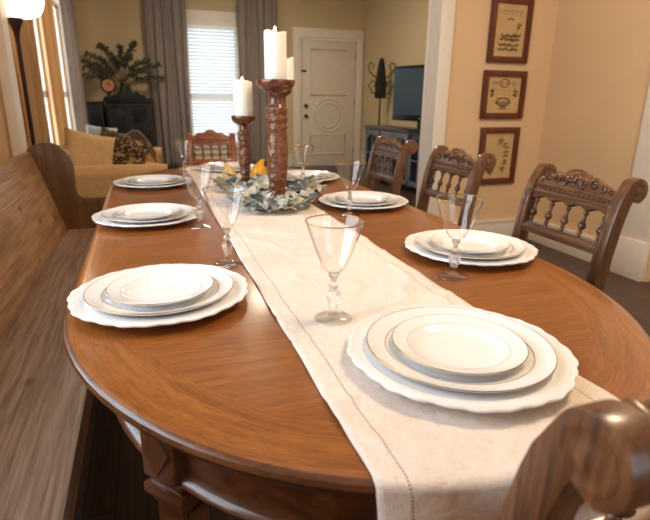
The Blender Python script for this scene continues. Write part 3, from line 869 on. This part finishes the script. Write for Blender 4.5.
def leaf(b, p, d, up, L, W, mi=0, curl=.25):
    """an almond shaped curved leaf starting at p along d"""
    d = d.normalized(); sd = d.cross(up).normalized(); up = sd.cross(d).normalized()
    prof = [(0, .06), (.18, .6), (.42, 1), (.7, .8), (.9, .38), (1, .04)]
    rows = []
    for f, w in prof:
        c = p + d * (L * f) + up * (-curl * L * f * f)
        rows.append((b.b.verts.new(c - sd * W * w + up * W * .25 * w), b.b.verts.new(c), b.b.verts.new(c + sd * W * w + up * W * .25 * w)))
    for r, q in zip(rows, rows[1:]):
        for k in (0, 1):
            f = b.b.faces.new((r[k], r[k+1], q[k+1], q[k])); f.material_index = mi
def garland():
    rn = random.Random(11)
    t = thing('eucalyptus_garland', 'grey green eucalyptus garland wound around the candlestick feet', 'garland', (.40, 1.85, RZ))
    st_ = B(); lv = B()
    z0 = .006
    loops = []
    for (cx, cy, r, a0, a1) in ((.03, -.085, .125, 0, 2 * PI), (-.03, .20, .10, .3, 2 * PI), (.10, .06, .11, -1.5, 3.0), (.02, -.09, .165, 2.6, 7.2)):
        pts = []
        n = 26
        for k in range(n):
            a = a0 + (a1 - a0) * k / (n - 1)
            rr = r * (1 + .12 * math.sin(3 * a + cx * 40))
            pts.append(Vector((cx + rr * math.cos(a) * .95, cy + rr * math.sin(a), z0 + .010 + .008 * math.sin(a * 4))))
        st_.tube(pts, .0024, 6); loops.append(pts)
    sticks = [((.024, -.087), .052), ((-.035, .21), .036), ((.10, .10), .045)]
    keep = [((.60, 1.515), .06), ((.714, 1.672), .19), ((.0, 1.62), .19), ((.49, 2.38), .05), ((.36, 2.34), .05), ((.622, 2.12), .06)]
    for pts in loops:
        for k in range(1, len(pts) - 1):
            for q in range(6):
                tn = (pts[k + 1] - pts[k - 1]).normalized()
                a = rn.uniform(0, 2 * PI)
                d = tn * rn.uniform(-.2, .9) + Vector((math.cos(a), math.sin(a), rn.uniform(-.02, 1.0)))
                if d.length < .2: continue
                L = rn.uniform(.032, .062); W = L * rn.uniform(.22, .32)
                p = pts[k] + Vector((0, 0, rn.uniform(0, .014)))
                e = p + d.normalized() * L
                if any(math.hypot(e.x - s[0][0], e.y - s[0][1]) < s[1] or math.hypot(p.x - s[0][0], p.y - s[0][1]) < s[1] for s in sticks): continue
                if any(math.hypot(e.x + .40 - s[0][0], e.y + 1.85 - s[0][1]) < s[1] for s in keep): continue
                if e.z < .012: d.z += .4
                mi = rn.choices((0, 1, 2), (.62, .08, .34))[0]
                leaf(lv, p, d, Vector((rn.uniform(-.4, .4), rn.uniform(-.4, .4), 1)), L, W, mi, rn.uniform(-.1, .25))
    for v in lv.b.verts: v.co.z = max(v.co.z, .002)
    st_.build('stems', M['twig'], t)
    lv.build('leaves', [M['euca'], M['euca_blue'], M['euca_dry']], t, True, 80, recalc=False)
garland()
def gourd(label, loc, mat, s, lean):
    t = thing('ornamental_gourd', label, 'gourd', loc, 0, None)
    prof = [(0, 0), (.018, .001), (.030, .010), (.034, .024), (.031, .038), (.023, .050), (.016, .060), (.0125, .070), (.010, .078), (.0, .081)]
    b = B(); b.lathe([(r * s, z * s) for r, z in prof], 28, mod=lambda r, z, a, i: r * (1 + .03 * math.cos(a * 8)), cap=False)
    for v in b.b.verts:
        f = max(0, v.co.z / s - .03); v.co.x += lean * f * f * 9 * s
    b.build('body', mat, t)
    x = lean * .05 ** 2 * 9 * s
    B().tube([(x, 0, .079 * s), (x + lean * .006, 0, .088 * s), (x + lean * .014, .002, .096 * s)], [.004, .003, .0035], 8).build('stalk', M['twig'], t)
gourd('bright yellow gourd with bent neck, beside the tallest candlestick', (.478, 2.36, RZ + .0004), M['gourd'], 1.1, 1.0)
gourd('pale gold gourd left of the short candlestick', (.342, 2.34, RZ + .0004), M['gourd_pale'], .95, -.6)

# ------------------------------------------------------------------ framed prints
def leafy(b, pts, z, mi, w=.008, seed=1):
    rn = random.Random(seed)
    b.tube([(x, -.0008, y) for x, y in pts], .0012, 5, mi=mi)
    for (xa, ya), (xb, yb) in zip(pts, pts[1:]):
        for f in (.2, .6):
            x, y = xa + (xb - xa) * f, ya + (yb - ya) * f
            for s in (-1, 1):
                a = math.atan2(yb - ya, xb - xa) + s * rn.uniform(.6, 1.2)
                L = rn.uniform(.7, 1.5) * w * 2.4
                q = []
                for k in range(8):
                    u = 2 * PI * k / 8
                    lx, ly = L / 2 + L / 2 * math.cos(u), w * .55 * math.sin(u)
                    q.append((x + lx * math.cos(a) - ly * math.sin(a), -.0009 - .0002 * rn.random(), y + lx * math.sin(a) + ly * math.cos(a)))
                b.add(q, [list(range(8))], mi)
def framed(label, x0, x1, z0, z1, kind):
    cx, cz = (x0 + x1) / 2, (z0 + z1) / 2; w, h = (x1 - x0) / 2, (z1 - z0) / 2
    t = thing('framed_print', label, 'framed print', (cx, PY - .012, cz), 0, 'framed prints hung in a column on the wall')
    fw = .046
    b = B()
    for (a, c, d, e) in ((-w, -w + fw, -h, h), (w - fw, w, -h, h), (-w + fw * .98, w - fw * .98, -h, -h + fw), (-w + fw * .98, w - fw * .98, h - fw, h)):
        b.box(a, c, -.014, .011, d, e, .005)
        b.box(a + .010, c - .010, -.019, -.012, d + .010, e - .010, .004)
    b.build('frame', M['frame'], t)
    box_obj('print_sheet', (-w + fw * .9, w - fw * .9, 0.0, .008, -h + fw * .9, h - fw * .9), M['paper'], t)
    k = B(); W, H = w - fw, h - fw
    if kind == 0:      # clump of plants low down, faded marks above
        for j in range(5): leafy(k, [(-.55 * W + j * .27 * W, -.85 * H), (-.5 * W + j * .25 * W, -.45 * H), (-.45 * W + j * .26 * W, -.1 * H)], 0, 0, .011, j)
        leafy(k, [(.1 * W, -.5 * H), (.45 * W, 0), (.7 * W, .35 * H)], 0, 0, .010, 9)
        for j in range(6): k.tube([(-.7 * W + .27 * W * j + .012 * math.cos(a), -.0008, .68 * H + .018 * math.sin(a)) for a in [q * PI / 5 for q in range(9)]], .0022, 5, mi=1)
        k.tube([(-.25 * W, -.0008, .4 * H), (0, -.0008, .45 * H), (.2 * W, -.0008, .4 * H)], .004, 5, mi=0)
    elif kind == 1:    # urn low down, wreath above, small marks at the sides
        k.prism([(-.05, -.8 * H), (.05, -.8 * H), (.02, -.66 * H), (.075, -.42 * H), (.06, -.34 * H), (-.06, -.34 * H), (-.075, -.42 * H), (-.02, -.66 * H)], 1, -.0012, -.0004, mi=1)
        k.tube([(.06 * math.cos(a), -.0008, -.38 * H + .028 * math.sin(a)) for a in [q * PI / 10 for q in range(20)]], .005, 5, True, mi=0)
        k.tube([(.04 * math.cos(a), -.0008, .66 * H + .03 * math.sin(a)) for a in [q * PI / 10 for q in range(20)]], .0035, 5, True, mi=0)
        leafy(k, [(-.75 * W, .6 * H), (-.4 * W, .72 * H), (0, .6 * H), (.4 * W, .72 * H), (.75 * W, .6 * H)], 0, 1, .009, 4)
        for s in (-1, 1): leafy(k, [(s * .72 * W, -.15 * H), (s * .7 * W, .1 * H), (s * .72 * W, .28 * H)], 0, 0, .009, 5 + s)
        k.tube([(-.4 * W, -.0006, .3 * H), (.4 * W, -.0006, .3 * H), (.4 * W, -.0006, -.15 * H), (-.4 * W, -.0006, -.15 * H)], .0012, 5, True, mi=1)
    else:              # a sprig curling down the right side
        leafy(k, [(-.1 * W, .72 * H), (.35 * W, .6 * H), (.6 * W, .3 * H), (.55 * W, -.1 * H), (.5 * W, -.45 * H), (.3 * W, -.72 * H)], 0, 0, .011, 6)
        leafy(k, [(-.75 * W, -.75 * H), (-.5 * W, -.6 * H), (-.3 * W, -.78 * H)], 0, 0, .011, 8)
        for j in range(4): k.tube([(-.5 * W, -.0006, (.5 - .2 * j) * H), (.1 * W, -.0006, (.48 - .2 * j) * H)], .0012, 5, mi=1)
    k.build('print_drawing', [M['ink'], M['ink_soft']], t, False)
framed('topmost red brown framed print with plants drawn low on the sheet', 2.422, 2.778, 1.388, 1.835, 0)
framed('middle red brown framed print with an urn drawn at the bottom', 2.412, 2.797, .985, 1.336, 1)
framed('lowest red brown framed print with a sprig curling down its right side', 2.437, 2.791, .484, .924, 2)

# ------------------------------------------------------------------ floor lamp
t = thing('floor_lamp', 'dark bronze torchiere floor lamp with glowing bowl shade behind the settee', 'floor lamp', (-.685, 3.80, 0))
B().lathe([(0, 0), (.14, 0), (.145, .008), (.12, .022), (.05, .032), (.02, .045), (0, .045)], 36, cap=False).build('base', M['bronze'], t)
B().tube([(0, 0, .04), (0, 0, .7), (0, 0, 1.45)], .0125, 14).build('pole', M['bronze'], t)
B().lathe([(0, 1.44), (.014, 1.44), (.018, 1.475), (.026, 1.50), (.046, 1.545), (.046, 1.556), (0, 1.556)], 24, cap=False).build('socket_cup', M['bronze'], t)
B().lathe([(.04, 1.557), (.10, 1.562), (.140, 1.578), (.160, 1.61), (.172, 1.65), (.178, 1.70), (.174, 1.70), (.167, 1.65), (.155, 1.615), (.136, 1.586), (.097, 1.569), (.04, 1.564)], 40, cap=False).build('lamp_shade', M['shade'], t)

# ------------------------------------------------------------------ living-room seating
sf = thing('sofa', 'tan fabric sofa along the left wall behind the settee', 'sofa', (-.3, 4.8, 0))
SY0, SY1 = 4.05, 5.62
def cushion_mesh(b, x0, x1, y0, y1, z0, z1, r, puff=.02):
    t = bmesh.new(); bmesh.ops.create_cube(t, size=1)
    bmesh.ops.bevel(t, geom=t.edges[:], offset=.18, segments=4, affect='EDGES', profile=.5)
    bmesh.ops.subdivide_edges(t, edges=t.edges[:], cuts=1, use_grid_fill=True)
    for v in t.verts:
        x, y, z = v.co
        k = 1 + puff * 6 * (.25 - x * x) * 2
        v.co = Vector((x * (1 + .04 * math.cos(PI * y) * math.cos(PI * z)), y, z * (1 + .10 * math.cos(PI * x) * math.cos(PI * y))))
        v.co = Vector(((x0 + x1) / 2 + v.co.x * (x1 - x0), (y0 + y1) / 2 + v.co.y * (y1 - y0), (z0 + z1) / 2 + v.co.z * (z1 - z0)))
    b.merge(t)
def sp(fn, name, mat):
    b = B(); fn(b); return local(b.build(name, mat, sf, True, 60))
sp(lambda b: b.box(-.66, .10, SY0 + .03, SY1 - .03, .06, .36, .02), 'base', M['sofa'])
for y in (SY0, SY1 - .17):
    sp(lambda b: (b.box(-.68, .13, y, y + .17, .06, .56, .03), b.tube([(-.68, y + .085, .545), (-.3, y + .085, .55), (.135, y + .085, .545)], .085, 18)), 'arm', M['sofa'])
sp(lambda b: b.box(-.69, -.54, SY0 + .16, SY1 - .16, .3, .74, .05), 'back', M['sofa'])
sp(lambda b: cushion_mesh(b, -.54, .13, SY0 + .175, (SY0 + SY1) / 2 - .003, .355, .50, .05), 'seat_cushion', M['sofa'])
sp(lambda b: cushion_mesh(b, -.54, .13, (SY0 + SY1) / 2 + .003, SY1 - .175, .355, .50, .05), 'seat_cushion', M['sofa'])
for y in (SY0, SY1 - .17):
    for x in (-.64, .04): sp(lambda b: b.box(x, x + .05, y + .05, y + .11, 0, .06, .004), 'foot', M['black'])
def pillow(name, label, mat, loc, rot, w, h, d, cat):
    b = B()
    n = 18
    for s in (-1, 1):
        def fn(u, v):
            x, y = 2 * u - 1, 2 * v - 1
            k = (max(0, 1 - x ** 4) * max(0, 1 - y ** 4)) ** .5
            pin = 1 - .07 * (1 - abs(x)) * 0 - .08 * (1 - (abs(x) * abs(y)) ** .7)
            wr = .004 * noise.noise(Vector((x * 3, y * 3, s)))
            return Vector((x * w / 2 * (1 - .06 * (1 - y * y)), s * (d / 2 * k + wr * k), y * h / 2 * (1 - .06 * (1 - x * x))))
        b.grid(fn, n, n)
    bmesh.ops.remove_doubles(b.b, verts=b.b.verts[:], dist=.0005)
    o = b.build(name, mat, None, True, 80)
    o.location = loc; o.rotation_euler = rot
    return tag(o, label, cat)
pillow('cushion', 'plump plain tan cushion on the near end of the sofa', M['cream_fabric'], (-.43, 4.42, .67), (R(-20), R(14), R(14)), .37, .38, .20, 'cushion')
pillow('throw_pillow', 'brown and black spotted throw pillow leaning on the sofa', M['leopard'], (-.20, 4.72, .645), (R(-28), R(22), R(8)), .42, .38, .16, 'pillow')
pillow('round_cushion', 'pale blue cushion peeking above the tan cushion', M['white_fabric'], (-.37, 5.02, .72), (R(-18), R(8), R(10)), .26, .30, .14, 'cushion')
def throw():
    b = B()
    def fn(u, v):
        x = -.22 + .30 * u; y = 5.0 + .25 * v
        z = .70 + .135 * math.sin(PI * min(1, max(0, .15 + .7 * u))) - .30 * max(0, u - .45) ** 1.4 + .015 * noise.noise(Vector((u * 6, v * 6, 0)))
        return Vector((x, y, z - .12 * v))
    b.grid(fn, 26, 18)
    o = b.build('throw_blanket', M['throw'], None, True, 80)
    m = o.modifiers.new('t', 'SOLIDIFY'); m.thickness = .012
    tag(o, 'grey knitted throw blanket heaped behind the spotted pillow', 'blanket')
throw()

# ------------------------------------------------------------------ black cabinet, plant, clock
t = thing('black_cabinet', 'black painted cabinet with glass doors and carved pediment in the far corner', 'cabinet', (-.195, 8.13, 0))
b = B(); b.box(-.305, .295, 0, .34, .06, 1.03, .004); b.box(-.30, .29, .01, .33, 0, .06); b.build('body', M['black'], t)
b = B(); b.box(-.335, .325, -.03, .36, 1.03, 1.06, .008); b.box(-.32, .31, -.015, .35, 1.06, 1.092, .008); b.build('cornice', M['black'], t)
pp = []
for i in range(41):
    u = -1 + 2 * i / 40; a = abs(u)
    h = .03 + .055 * (1 - a) + (.10 * math.sqrt(max(0, 1 - (a / .22) ** 2)) if a < .22 else 0) + (.03 * math.sin((a - .3) / .4 * PI) if .3 < a < .7 else 0)
    pp.append((.02 + u * .23, 1.092 + h))
b = B(); b.prism([(-.21, 1.0915)] + pp + [(.25, 1.0915)], 1, .0, .03, .004); b.build('pediment', M['black'], t)
for s, x0, x1 in ((-1, -.285, -.005), (1, .0, .28)):
    b = B(); f = .045
    for (a, c, d, e) in ((x0, x0 + f, .12, 1.01), (x1 - f, x1, .12, 1.01), (x0 + f, x1 - f, .12, .12 + f), (x0 + f, x1 - f, .965, 1.01), (x0 + f, x1 - f, .52, .545)): b.box(a, c, -.02, .001, d, e, .003)
    dd = b.build('door', M['black'], t)
    box_obj('door_pane', (x0 + f, x1 - f, -.012, -.006, .16, .97), M['cabinet_glass'], dd)
    B().ball((x1 - .02 if s < 0 else x0 + .02, -.028, .6), .011).build('knob', M['silver'], dd)
t = thing('black_chest', 'plain black chest between the glass door cabinet and the window curtain', 'chest', (-.705, 8.16, 0))
b = B(); b.box(-.165, .165, 0, .32, .05, 1.01, .004); b.box(-.15, .15, .02, .3, 0, .05); b.build('body', M['black'], t)
box_obj('chest_top', (-.178, .172, -.015, .33, 1.01, 1.04), M['black'], t, .005)
for z in (.1, .4, .7):
    d = box_obj('drawer', (-.15, .15, -.014, 0, z, z + .28), M['black'], t, .004)
    B().ball((0, -.022, z + .14), .010).build('knob', M['iron'], d)
t = thing('mantel_clock', 'small round clock with pinkish face standing on the black cabinet', 'clock', (-.437, 8.215, 1.0925))
mm = tmat((0, 0, .165), (R(90), 0, 0))
B().lathe([(0, -.02), (.10, -.02), (.105, 0), (.10, .02), (.088, .028), (.082, .02), (0, .02)], 40, mm, cap=False).build('case', M['iron'], t)
B().lathe([(0, .021), (.081, .021), (.081, .024), (0, .024)], 40, mm, cap=False).build('face', plain('pink_cream_face', 'c98f6a', .4, .4), t)
b = B(); b.box(-.004, .004, -.030, -.026, .165, .215, .001); b.box(0, .04, -.030, -.026, .161, .168, .001); b.build('hands', M['iron'], t)
b = B(); b.box(-.06, .06, -.03, .03, 0, .02, .004); b.box(-.02, .02, -.012, .012, .015, .07, .003); b.build('foot', M['iron'], t)
t = thing('branch_arrangement', 'vase of spreading olive branches on the black cabinet', 'plant', (-.25, 8.33, 1.0925))
B().lathe([(0, 0), (.04, 0), (.05, .03), (.052, .08), (.04, .13), (.03, .16), (.028, .18), (.036, .2), (.030, .2), (.023, .18), (.0, .16)], 28, cap=False).build('vase', M['vase'], t)
br = B(); lv = B(); rn = random.Random(5)
ends = [(-.55, .42), (-.50, .22), (-.36, .50), (-.22, .62), (-.08, .45), (.03, .60), (.14, .48), (.22, .66), (.36, .44), (.50, .38), (.54, .20), (.30, .30), (-.30, .30), (-.42, .34)]
for ex, ez in ends:
    p0 = Vector((0, 0, .17)); e = Vector((ex * 1.04 - .02, rn.uniform(-.10, .02), .06 + ez)); c = Vector((ex * .35, e.y * .3, .16 + ez * .7))
    pts = [(1 - f) ** 2 * p0 + 2 * f * (1 - f) * c + f * f * e for f in [k / 12 for k in range(13)]]
    br.tube(pts, [.005 * (1 - .75 * k / 12) for k in range(13)], 6)
    for k in range(5, 13):
        for q in range(9):
            d = (pts[k] - pts[k - 1]).normalized() * .6 + Vector((rn.uniform(-1, 1), rn.uniform(-.7, .3), rn.uniform(-.7, 1)))
            leaf(lv, pts[k] + Vector((rn.uniform(-.02, .02), 0, rn.uniform(-.02, .02))), d, Vector((0, -1, .4)), rn.uniform(.04, .07), rn.uniform(.008, .014))
br.build('branches', M['twig'], t); 
for v in lv.b.verts: v.co.y = min(v.co.y, .07)
lv.build('leaves', M['olive'], t, True, 80, recalc=False)

# ------------------------------------------------------------------ blind, curtains
t = thing('window_blind', 'white horizontal slat blind lowered over the far window', 'blind', ((BW[0] + BW[1]) / 2, BY - .045, BW[3]))
hw = (BW[1] - BW[0]) / 2 + .012
box_obj('head_rail', (-hw, hw, -.02, .02, -.055, -.001), M['slat'], t, .003)
b = B(); H = BW[3] - BW[2]; n = 34
for k in range(n):
    z = -.085 - k * (H - .13) / (n - 1)
    m = tmat((0, 0, z), (R(-26), 0, 0))
    b.box(-hw, hw, -.024, .024, -.0012, .0012, 0, m)
b.build('slats', M['slat'], t)
b = B()
for x in (-hw * .7, 0, hw * .7): b.tube([(x, -.021, -.05), (x, -.021, -(H - .03))], .0016, 6)
b.build('ladder_cord', M['trim'], t)
box_obj('bottom_rail', (-hw, hw, -.02, .02, -(H - .012), -(H - .035)), M['slat'], t, .003)

def curtain(label, group, axis, pos, u0, u1, folds, amp, mat, seed, side):
    """hanging pleated panel; axis 1: along x at y=pos, 0: along y at x=pos"""
    b = B(); rn = random.Random(seed); ph = rn.random() * 6
    def fn(a, c):
        u = u0 + (u1 - u0) * a; z = .03 + 2.70 * c
        k = 1 - .18 * c
        d = amp * (.62 * math.sin(2 * PI * folds * a + ph) + .38 * math.sin(2 * PI * folds * 1.7 * a + ph * 2 + .5 * math.sin(c * 3))) * (.65 + .35 * (1 - c))
        uu = u + .012 * math.sin(6 * c + a * 9)
        return Vector((uu, pos + d, z)) if axis == 1 else Vector((pos + d, uu, z))
    b.grid(fn, int(folds * 14), 20)
    o = b.build('window_curtain', mat, None, True, 80)
    m = o.modifiers.new('cloth', 'SOLIDIFY'); m.thickness = .004
    return tag(o, label, 'curtain', group)
def rod(label, axis, pos, u0, u1):
    t = thing('curtain_rod', label, 'curtain rod', (pos if axis == 0 else (u0 + u1) / 2, (u0 + u1) / 2 if axis == 0 else pos, 2.745))
    h = (u1 - u0) / 2
    b = B(); b.tube([(0, -h, 0), (0, h, 0)] if axis == 0 else [(-h, 0, 0), (h, 0, 0)], .013, 12); b.build('pole', M['iron'], t)
    for s in (-1, 1): B().ball((0, s * h, 0) if axis == 0 else (s * h, 0, 0), .028).build('finial', M['iron'], t)
    return t
curtain('grey pleated curtain on the left side of the far window', 'grey curtains at the far window', 1, BY - .11, .13, .70, 6, .04, M['curtain'], 1, -1)
curtain('grey pleated curtain on the right side of the far window', 'grey curtains at the far window', 1, BY - .11, 1.46, 2.06, 6, .04, M['curtain'], 2, -1)
rod('dark rod above the far window', 1, BY - .11, 0.02, 2.16)
curtain('tan curtain on the left wall nearest the floor lamp', 'curtains along the left wall', 0, LX + .13, 4.0, 4.88, 6, .035, M['curtain_tan'], 3, 1)
curtain('tan curtain on the left wall between the two bright window gaps', 'curtains along the left wall', 0, LX + .13, 5.28, 5.98, 5, .035, M['curtain_tan'], 4, 1)
curtain('grey curtain on the left wall against the far corner', 'curtains along the left wall', 0, LX + .13, 6.85, 8.0, 8, .035, M['curtain'], 5, 1)
rod('dark rod along the left wall above the curtains', 0, LX + .13, 3.9, 8.1)

# ------------------------------------------------------------------ console, television, coat tree
AX = math.atan2(3.075 - 2.92, 6.90 - 5.51)       # turned a little off the wall
t = thing('console_cabinet', 'weathered grey console cabinet with glass doors under the television', 'console', (2.92, 6.90, 0), -R(90) + AX)
# local x runs along the front from the far end towards the camera, local y points to the wall
CL = 1.55; CD = .36
b = B(); b.box(.02, CL, .025, CD, .08, .735, .004); b.box(.02, .08, .03, .09, 0, .08); b.box(CL - .06, CL, .03, .09, 0, .08); b.box(.02, .08, CD - .06, CD, 0, .08); b.box(CL - .06, CL, CD - .06, CD, 0, .08); b.build('body', M['grey_paint'], t)
box_obj('console_top', (-.01, CL + .03, 0, CD + .01, .735, .77), M['grey_top'], t, .006)
def cdoor(x0, x1, arch=True):
    f = .045; b = B()
    for (a, c, d, e) in ((x0, x0 + f, .10, .715), (x1 - f, x1, .10, .715), (x0, x1, .10, .15), ((x0 + x1) / 2 - .008, (x0 + x1) / 2 + .008, .15, .70), (x0 + f, x1 - f, .40, .414)): b.box(a, c, .005, .026, d, e, .002)
    pts = [(x0, .715), (x0, .60)] + [(x0 + f + (x1 - x0 - 2 * f) * k / 12, .60 + .07 * math.sin(PI * k / 12)) for k in range(13)] + [(x1, .60), (x1, .715)]
    b.prism(pts, 1, .005, .026)
    d = b.build('door', M['grey_paint'], t)
    box_obj('door_pane', (x0 + f - .002, x1 - f + .002, .014, .019, .14, .69), M['cabinet_glass'], d)
    B().ball((x1 - .02, -.002, .42), .011).build('knob', M['iron'], d)
def cdrawer(x0, x1, z0, z1):
    d = box_obj('drawer', (x0, x1, .008, .026, z0, z1), M['grey_paint'], t, .004)
    B().ball(((x0 + x1) / 2, -.002, (z0 + z1) / 2), .014).build('knob', M['iron'], d)
cdoor(.04, .42); cdrawer(.44, .72, .56, .715); cdrawer(.44, .72, .34, .545); cdrawer(.44, .72, .11, .325); cdoor(.74, 1.13); cdoor(1.14, 1.53)
t = thing('television', 'black flat screen television standing on the grey console', 'television', (3.08, 5.62, .7705), -R(90) + R(14))
W2, H0, H1 = .50, .10, .735
b = B(); b.box(-W2, W2, .0, .045, H0, H1, .008); b.build('casing', M['tv'], t)
box_obj('screen', (-W2 + .035, W2 - .035, -.003, .002, H0 + .07, H1 - .035), M['screen'], t)
b = B(); b.box(-.04, .04, .01, .04, .015, H0 + .02, .004); b.box(-.22, .22, -.09, .10, 0, .016, .006); b.build('stand', M['tv'], t)
B().ball((0, -.002, H0 + .035), .008, 2, .4, 1).build('badge', M['silver'], t)
t = thing('coat_tree', 'dark iron coat tree with curled hooks behind the grey console', 'coat tree', (3.40, 7.45, 0), R(-20))
b = B(); b.tube([(0, 0, 0.02), (0, 0, .8), (0, 0, 1.66)], .014, 10)
for k in range(3):
    a = k * 2 * PI / 3
    b.tube([(.0, 0, .18), (.10 * math.cos(a), .10 * math.sin(a), .10), (.17 * math.cos(a), .17 * math.sin(a), .012)], .011, 8)
b.build('post', M['iron'], t)
B().prism([(-.085, 1.13), (.085, 1.13), (.085, 1.35), (.045, 1.64), (.02, 1.70), (-.02, 1.70), (-.045, 1.64), (-.085, 1.35)], 1, -.028, -.016, .004).build('back_plate', M['iron'], t)
for s in (-1, 1):
    for z, L in ((1.40, .20), (1.22, .17)):
        pts = [(s * .05, -.03, z), (s * .10, -.05, z + .05), (s * L, -.06, z + .20 * (L / .2))]
        c = Vector((s * (L - .05), -.06, z + .22 * (L / .2)))
        pts = [(s * .03, -.022, z + .02), (s * .09, -.04, z + .03), (s * (L - .03), -.055, z + .10), (s * L, -.06, z + .18)] if z > 1.3 else [(s * .03, -.022, z), (s * .09, -.04, z - .02), (s * (L - .04), -.055, z - .01), (s * L, -.06, z + .07), (s * (L + .02), -.06, z + .11)]
        b = B(); b.tube(pts, .009, 8)
        b.tube([(s * (L - .045 + .04 * math.cos(a)), -.06, pts[-1][2] + .005 + .04 * math.sin(a)) for a in [q * 2 * PI / 12 * .8 for q in range(12)]], .007, 8)
        b.build('hook', M['iron'], t)

# ------------------------------------------------------------------ ceiling light (above the picture) and lights
t = thing('ceiling_light', 'flush glass ceiling light above the dining table', 'ceiling light', (1.75, 1.0, CZ))
B().lathe([(0, 0), (.20, 0), (.20, -.03), (.18, -.04), (0, -.04)], 40, cap=False).build('canopy', M['bronze'], t)
B().lathe([(.175, -.041), (.17, -.08), (.12, -.115), (.05, -.13), (0, -.132)], 40, cap=False).build('bowl', M['shade'], t)
def area(name, loc, rot, sx, sy, col, power, shape='RECTANGLE'):
    l = bpy.data.lights.new(name, 'AREA'); l.shape = shape; l.size = sx; l.size_y = sy; l.energy = power; l.color = col
    o = bpy.data.objects.new(name, l); COL.objects.link(o); o.location = loc; o.rotation_euler = rot; return o
WARM = (1, .76, .50); COOL = (.80, .90, 1.0)
area('ceiling_lamp_light', (1.75, 1.0, CZ - .15), (0, 0, 0), .5, .5, WARM, 46, 'DISK')
area('living_fill_light', (1.4, 6.2, CZ - .1), (0, 0, 0), .6, .6, (1, .86, .66), 46, 'DISK')  # unseen fill added to brighten the living room; no lamp hangs there
area('daylight_back', ((BW[0] + BW[1]) / 2, BY + .30, (BW[2] + BW[3]) / 2), (R(-90), 0, 0), 1.0, 2.0, COOL, 16)
area('daylight_left_dining', (LX - .30, 1.1, 1.65), (0, R(-90), 0), 1.6, 1.9, COOL, 55)
area('daylight_front', (1.2, FY - .30, 1.55), (R(90), 0, 0), 2.1, 1.6, COOL, 14)
area('daylight_left_living', (LX - .30, 5.75, 1.3), (0, R(-90), 0), 1.9, 1.3, COOL, 40)
area('daylight_left_far', (LX - .30, 7.3, 1.3), (0, R(-90), 0), 1.9, 1.3, COOL, 40)
p = bpy.data.lights.new('torchiere_bulb', 'POINT'); p.energy = 14; p.color = (1, .72, .42); p.shadow_soft_size = .06
po = bpy.data.objects.new('torchiere_bulb', p); COL.objects.link(po); po.location = (-.685, 3.80, 1.74)

w = bpy.data.worlds.new('overcast_sky'); S.world = w; w.use_nodes = True
bg = w.node_tree.nodes['Background']; bg.inputs[0].default_value = (.82, .91, 1, 1); bg.inputs[1].default_value = 1.3

# ------------------------------------------------------------------ camera
cam = bpy.data.cameras.new('camera'); co = bpy.data.objects.new('camera', cam); COL.objects.link(co)
f_px, pitch, yaw, roll = 515, R(17.42), R(18.93), R(.75)
cam.sensor_fit = 'HORIZONTAL'; cam.sensor_width = 36; cam.lens = f_px / 650 * 36
fw = Vector((math.sin(yaw) * math.cos(pitch), math.cos(yaw) * math.cos(pitch), -math.sin(pitch)))
rt = Vector((math.cos(yaw), -math.sin(yaw), 0)); up = rt.cross(fw)
Rv = rt * math.cos(roll) + up * math.sin(roll); Uv = up * math.cos(roll) - rt * math.sin(roll)
m = Matrix((Rv, Uv, -fw)).transposed().to_4x4(); m.translation = Vector((0, 0, 1.12))
co.matrix_world = m
cam.clip_start = .02
cam.dof.use_dof = True; cam.dof.focus_distance = 1.0; cam.dof.aperture_fstop = 6.3
S.camera = co
S.view_settings.view_transform = 'Standard'; S.view_settings.look = 'None'
S.view_settings.gamma = 1; S.view_settings.use_curve_mapping = False; S.view_settings.exposure = 0.22
S.cycles.use_denoising = True
S.cycles.max_bounces = 10; S.cycles.transparent_max_bounces = 16; S.cycles.diffuse_bounces = 5
S.cycles.caustics_reflective = False; S.cycles.caustics_refractive = False
S.cycles.sample_clamp_indirect = 4
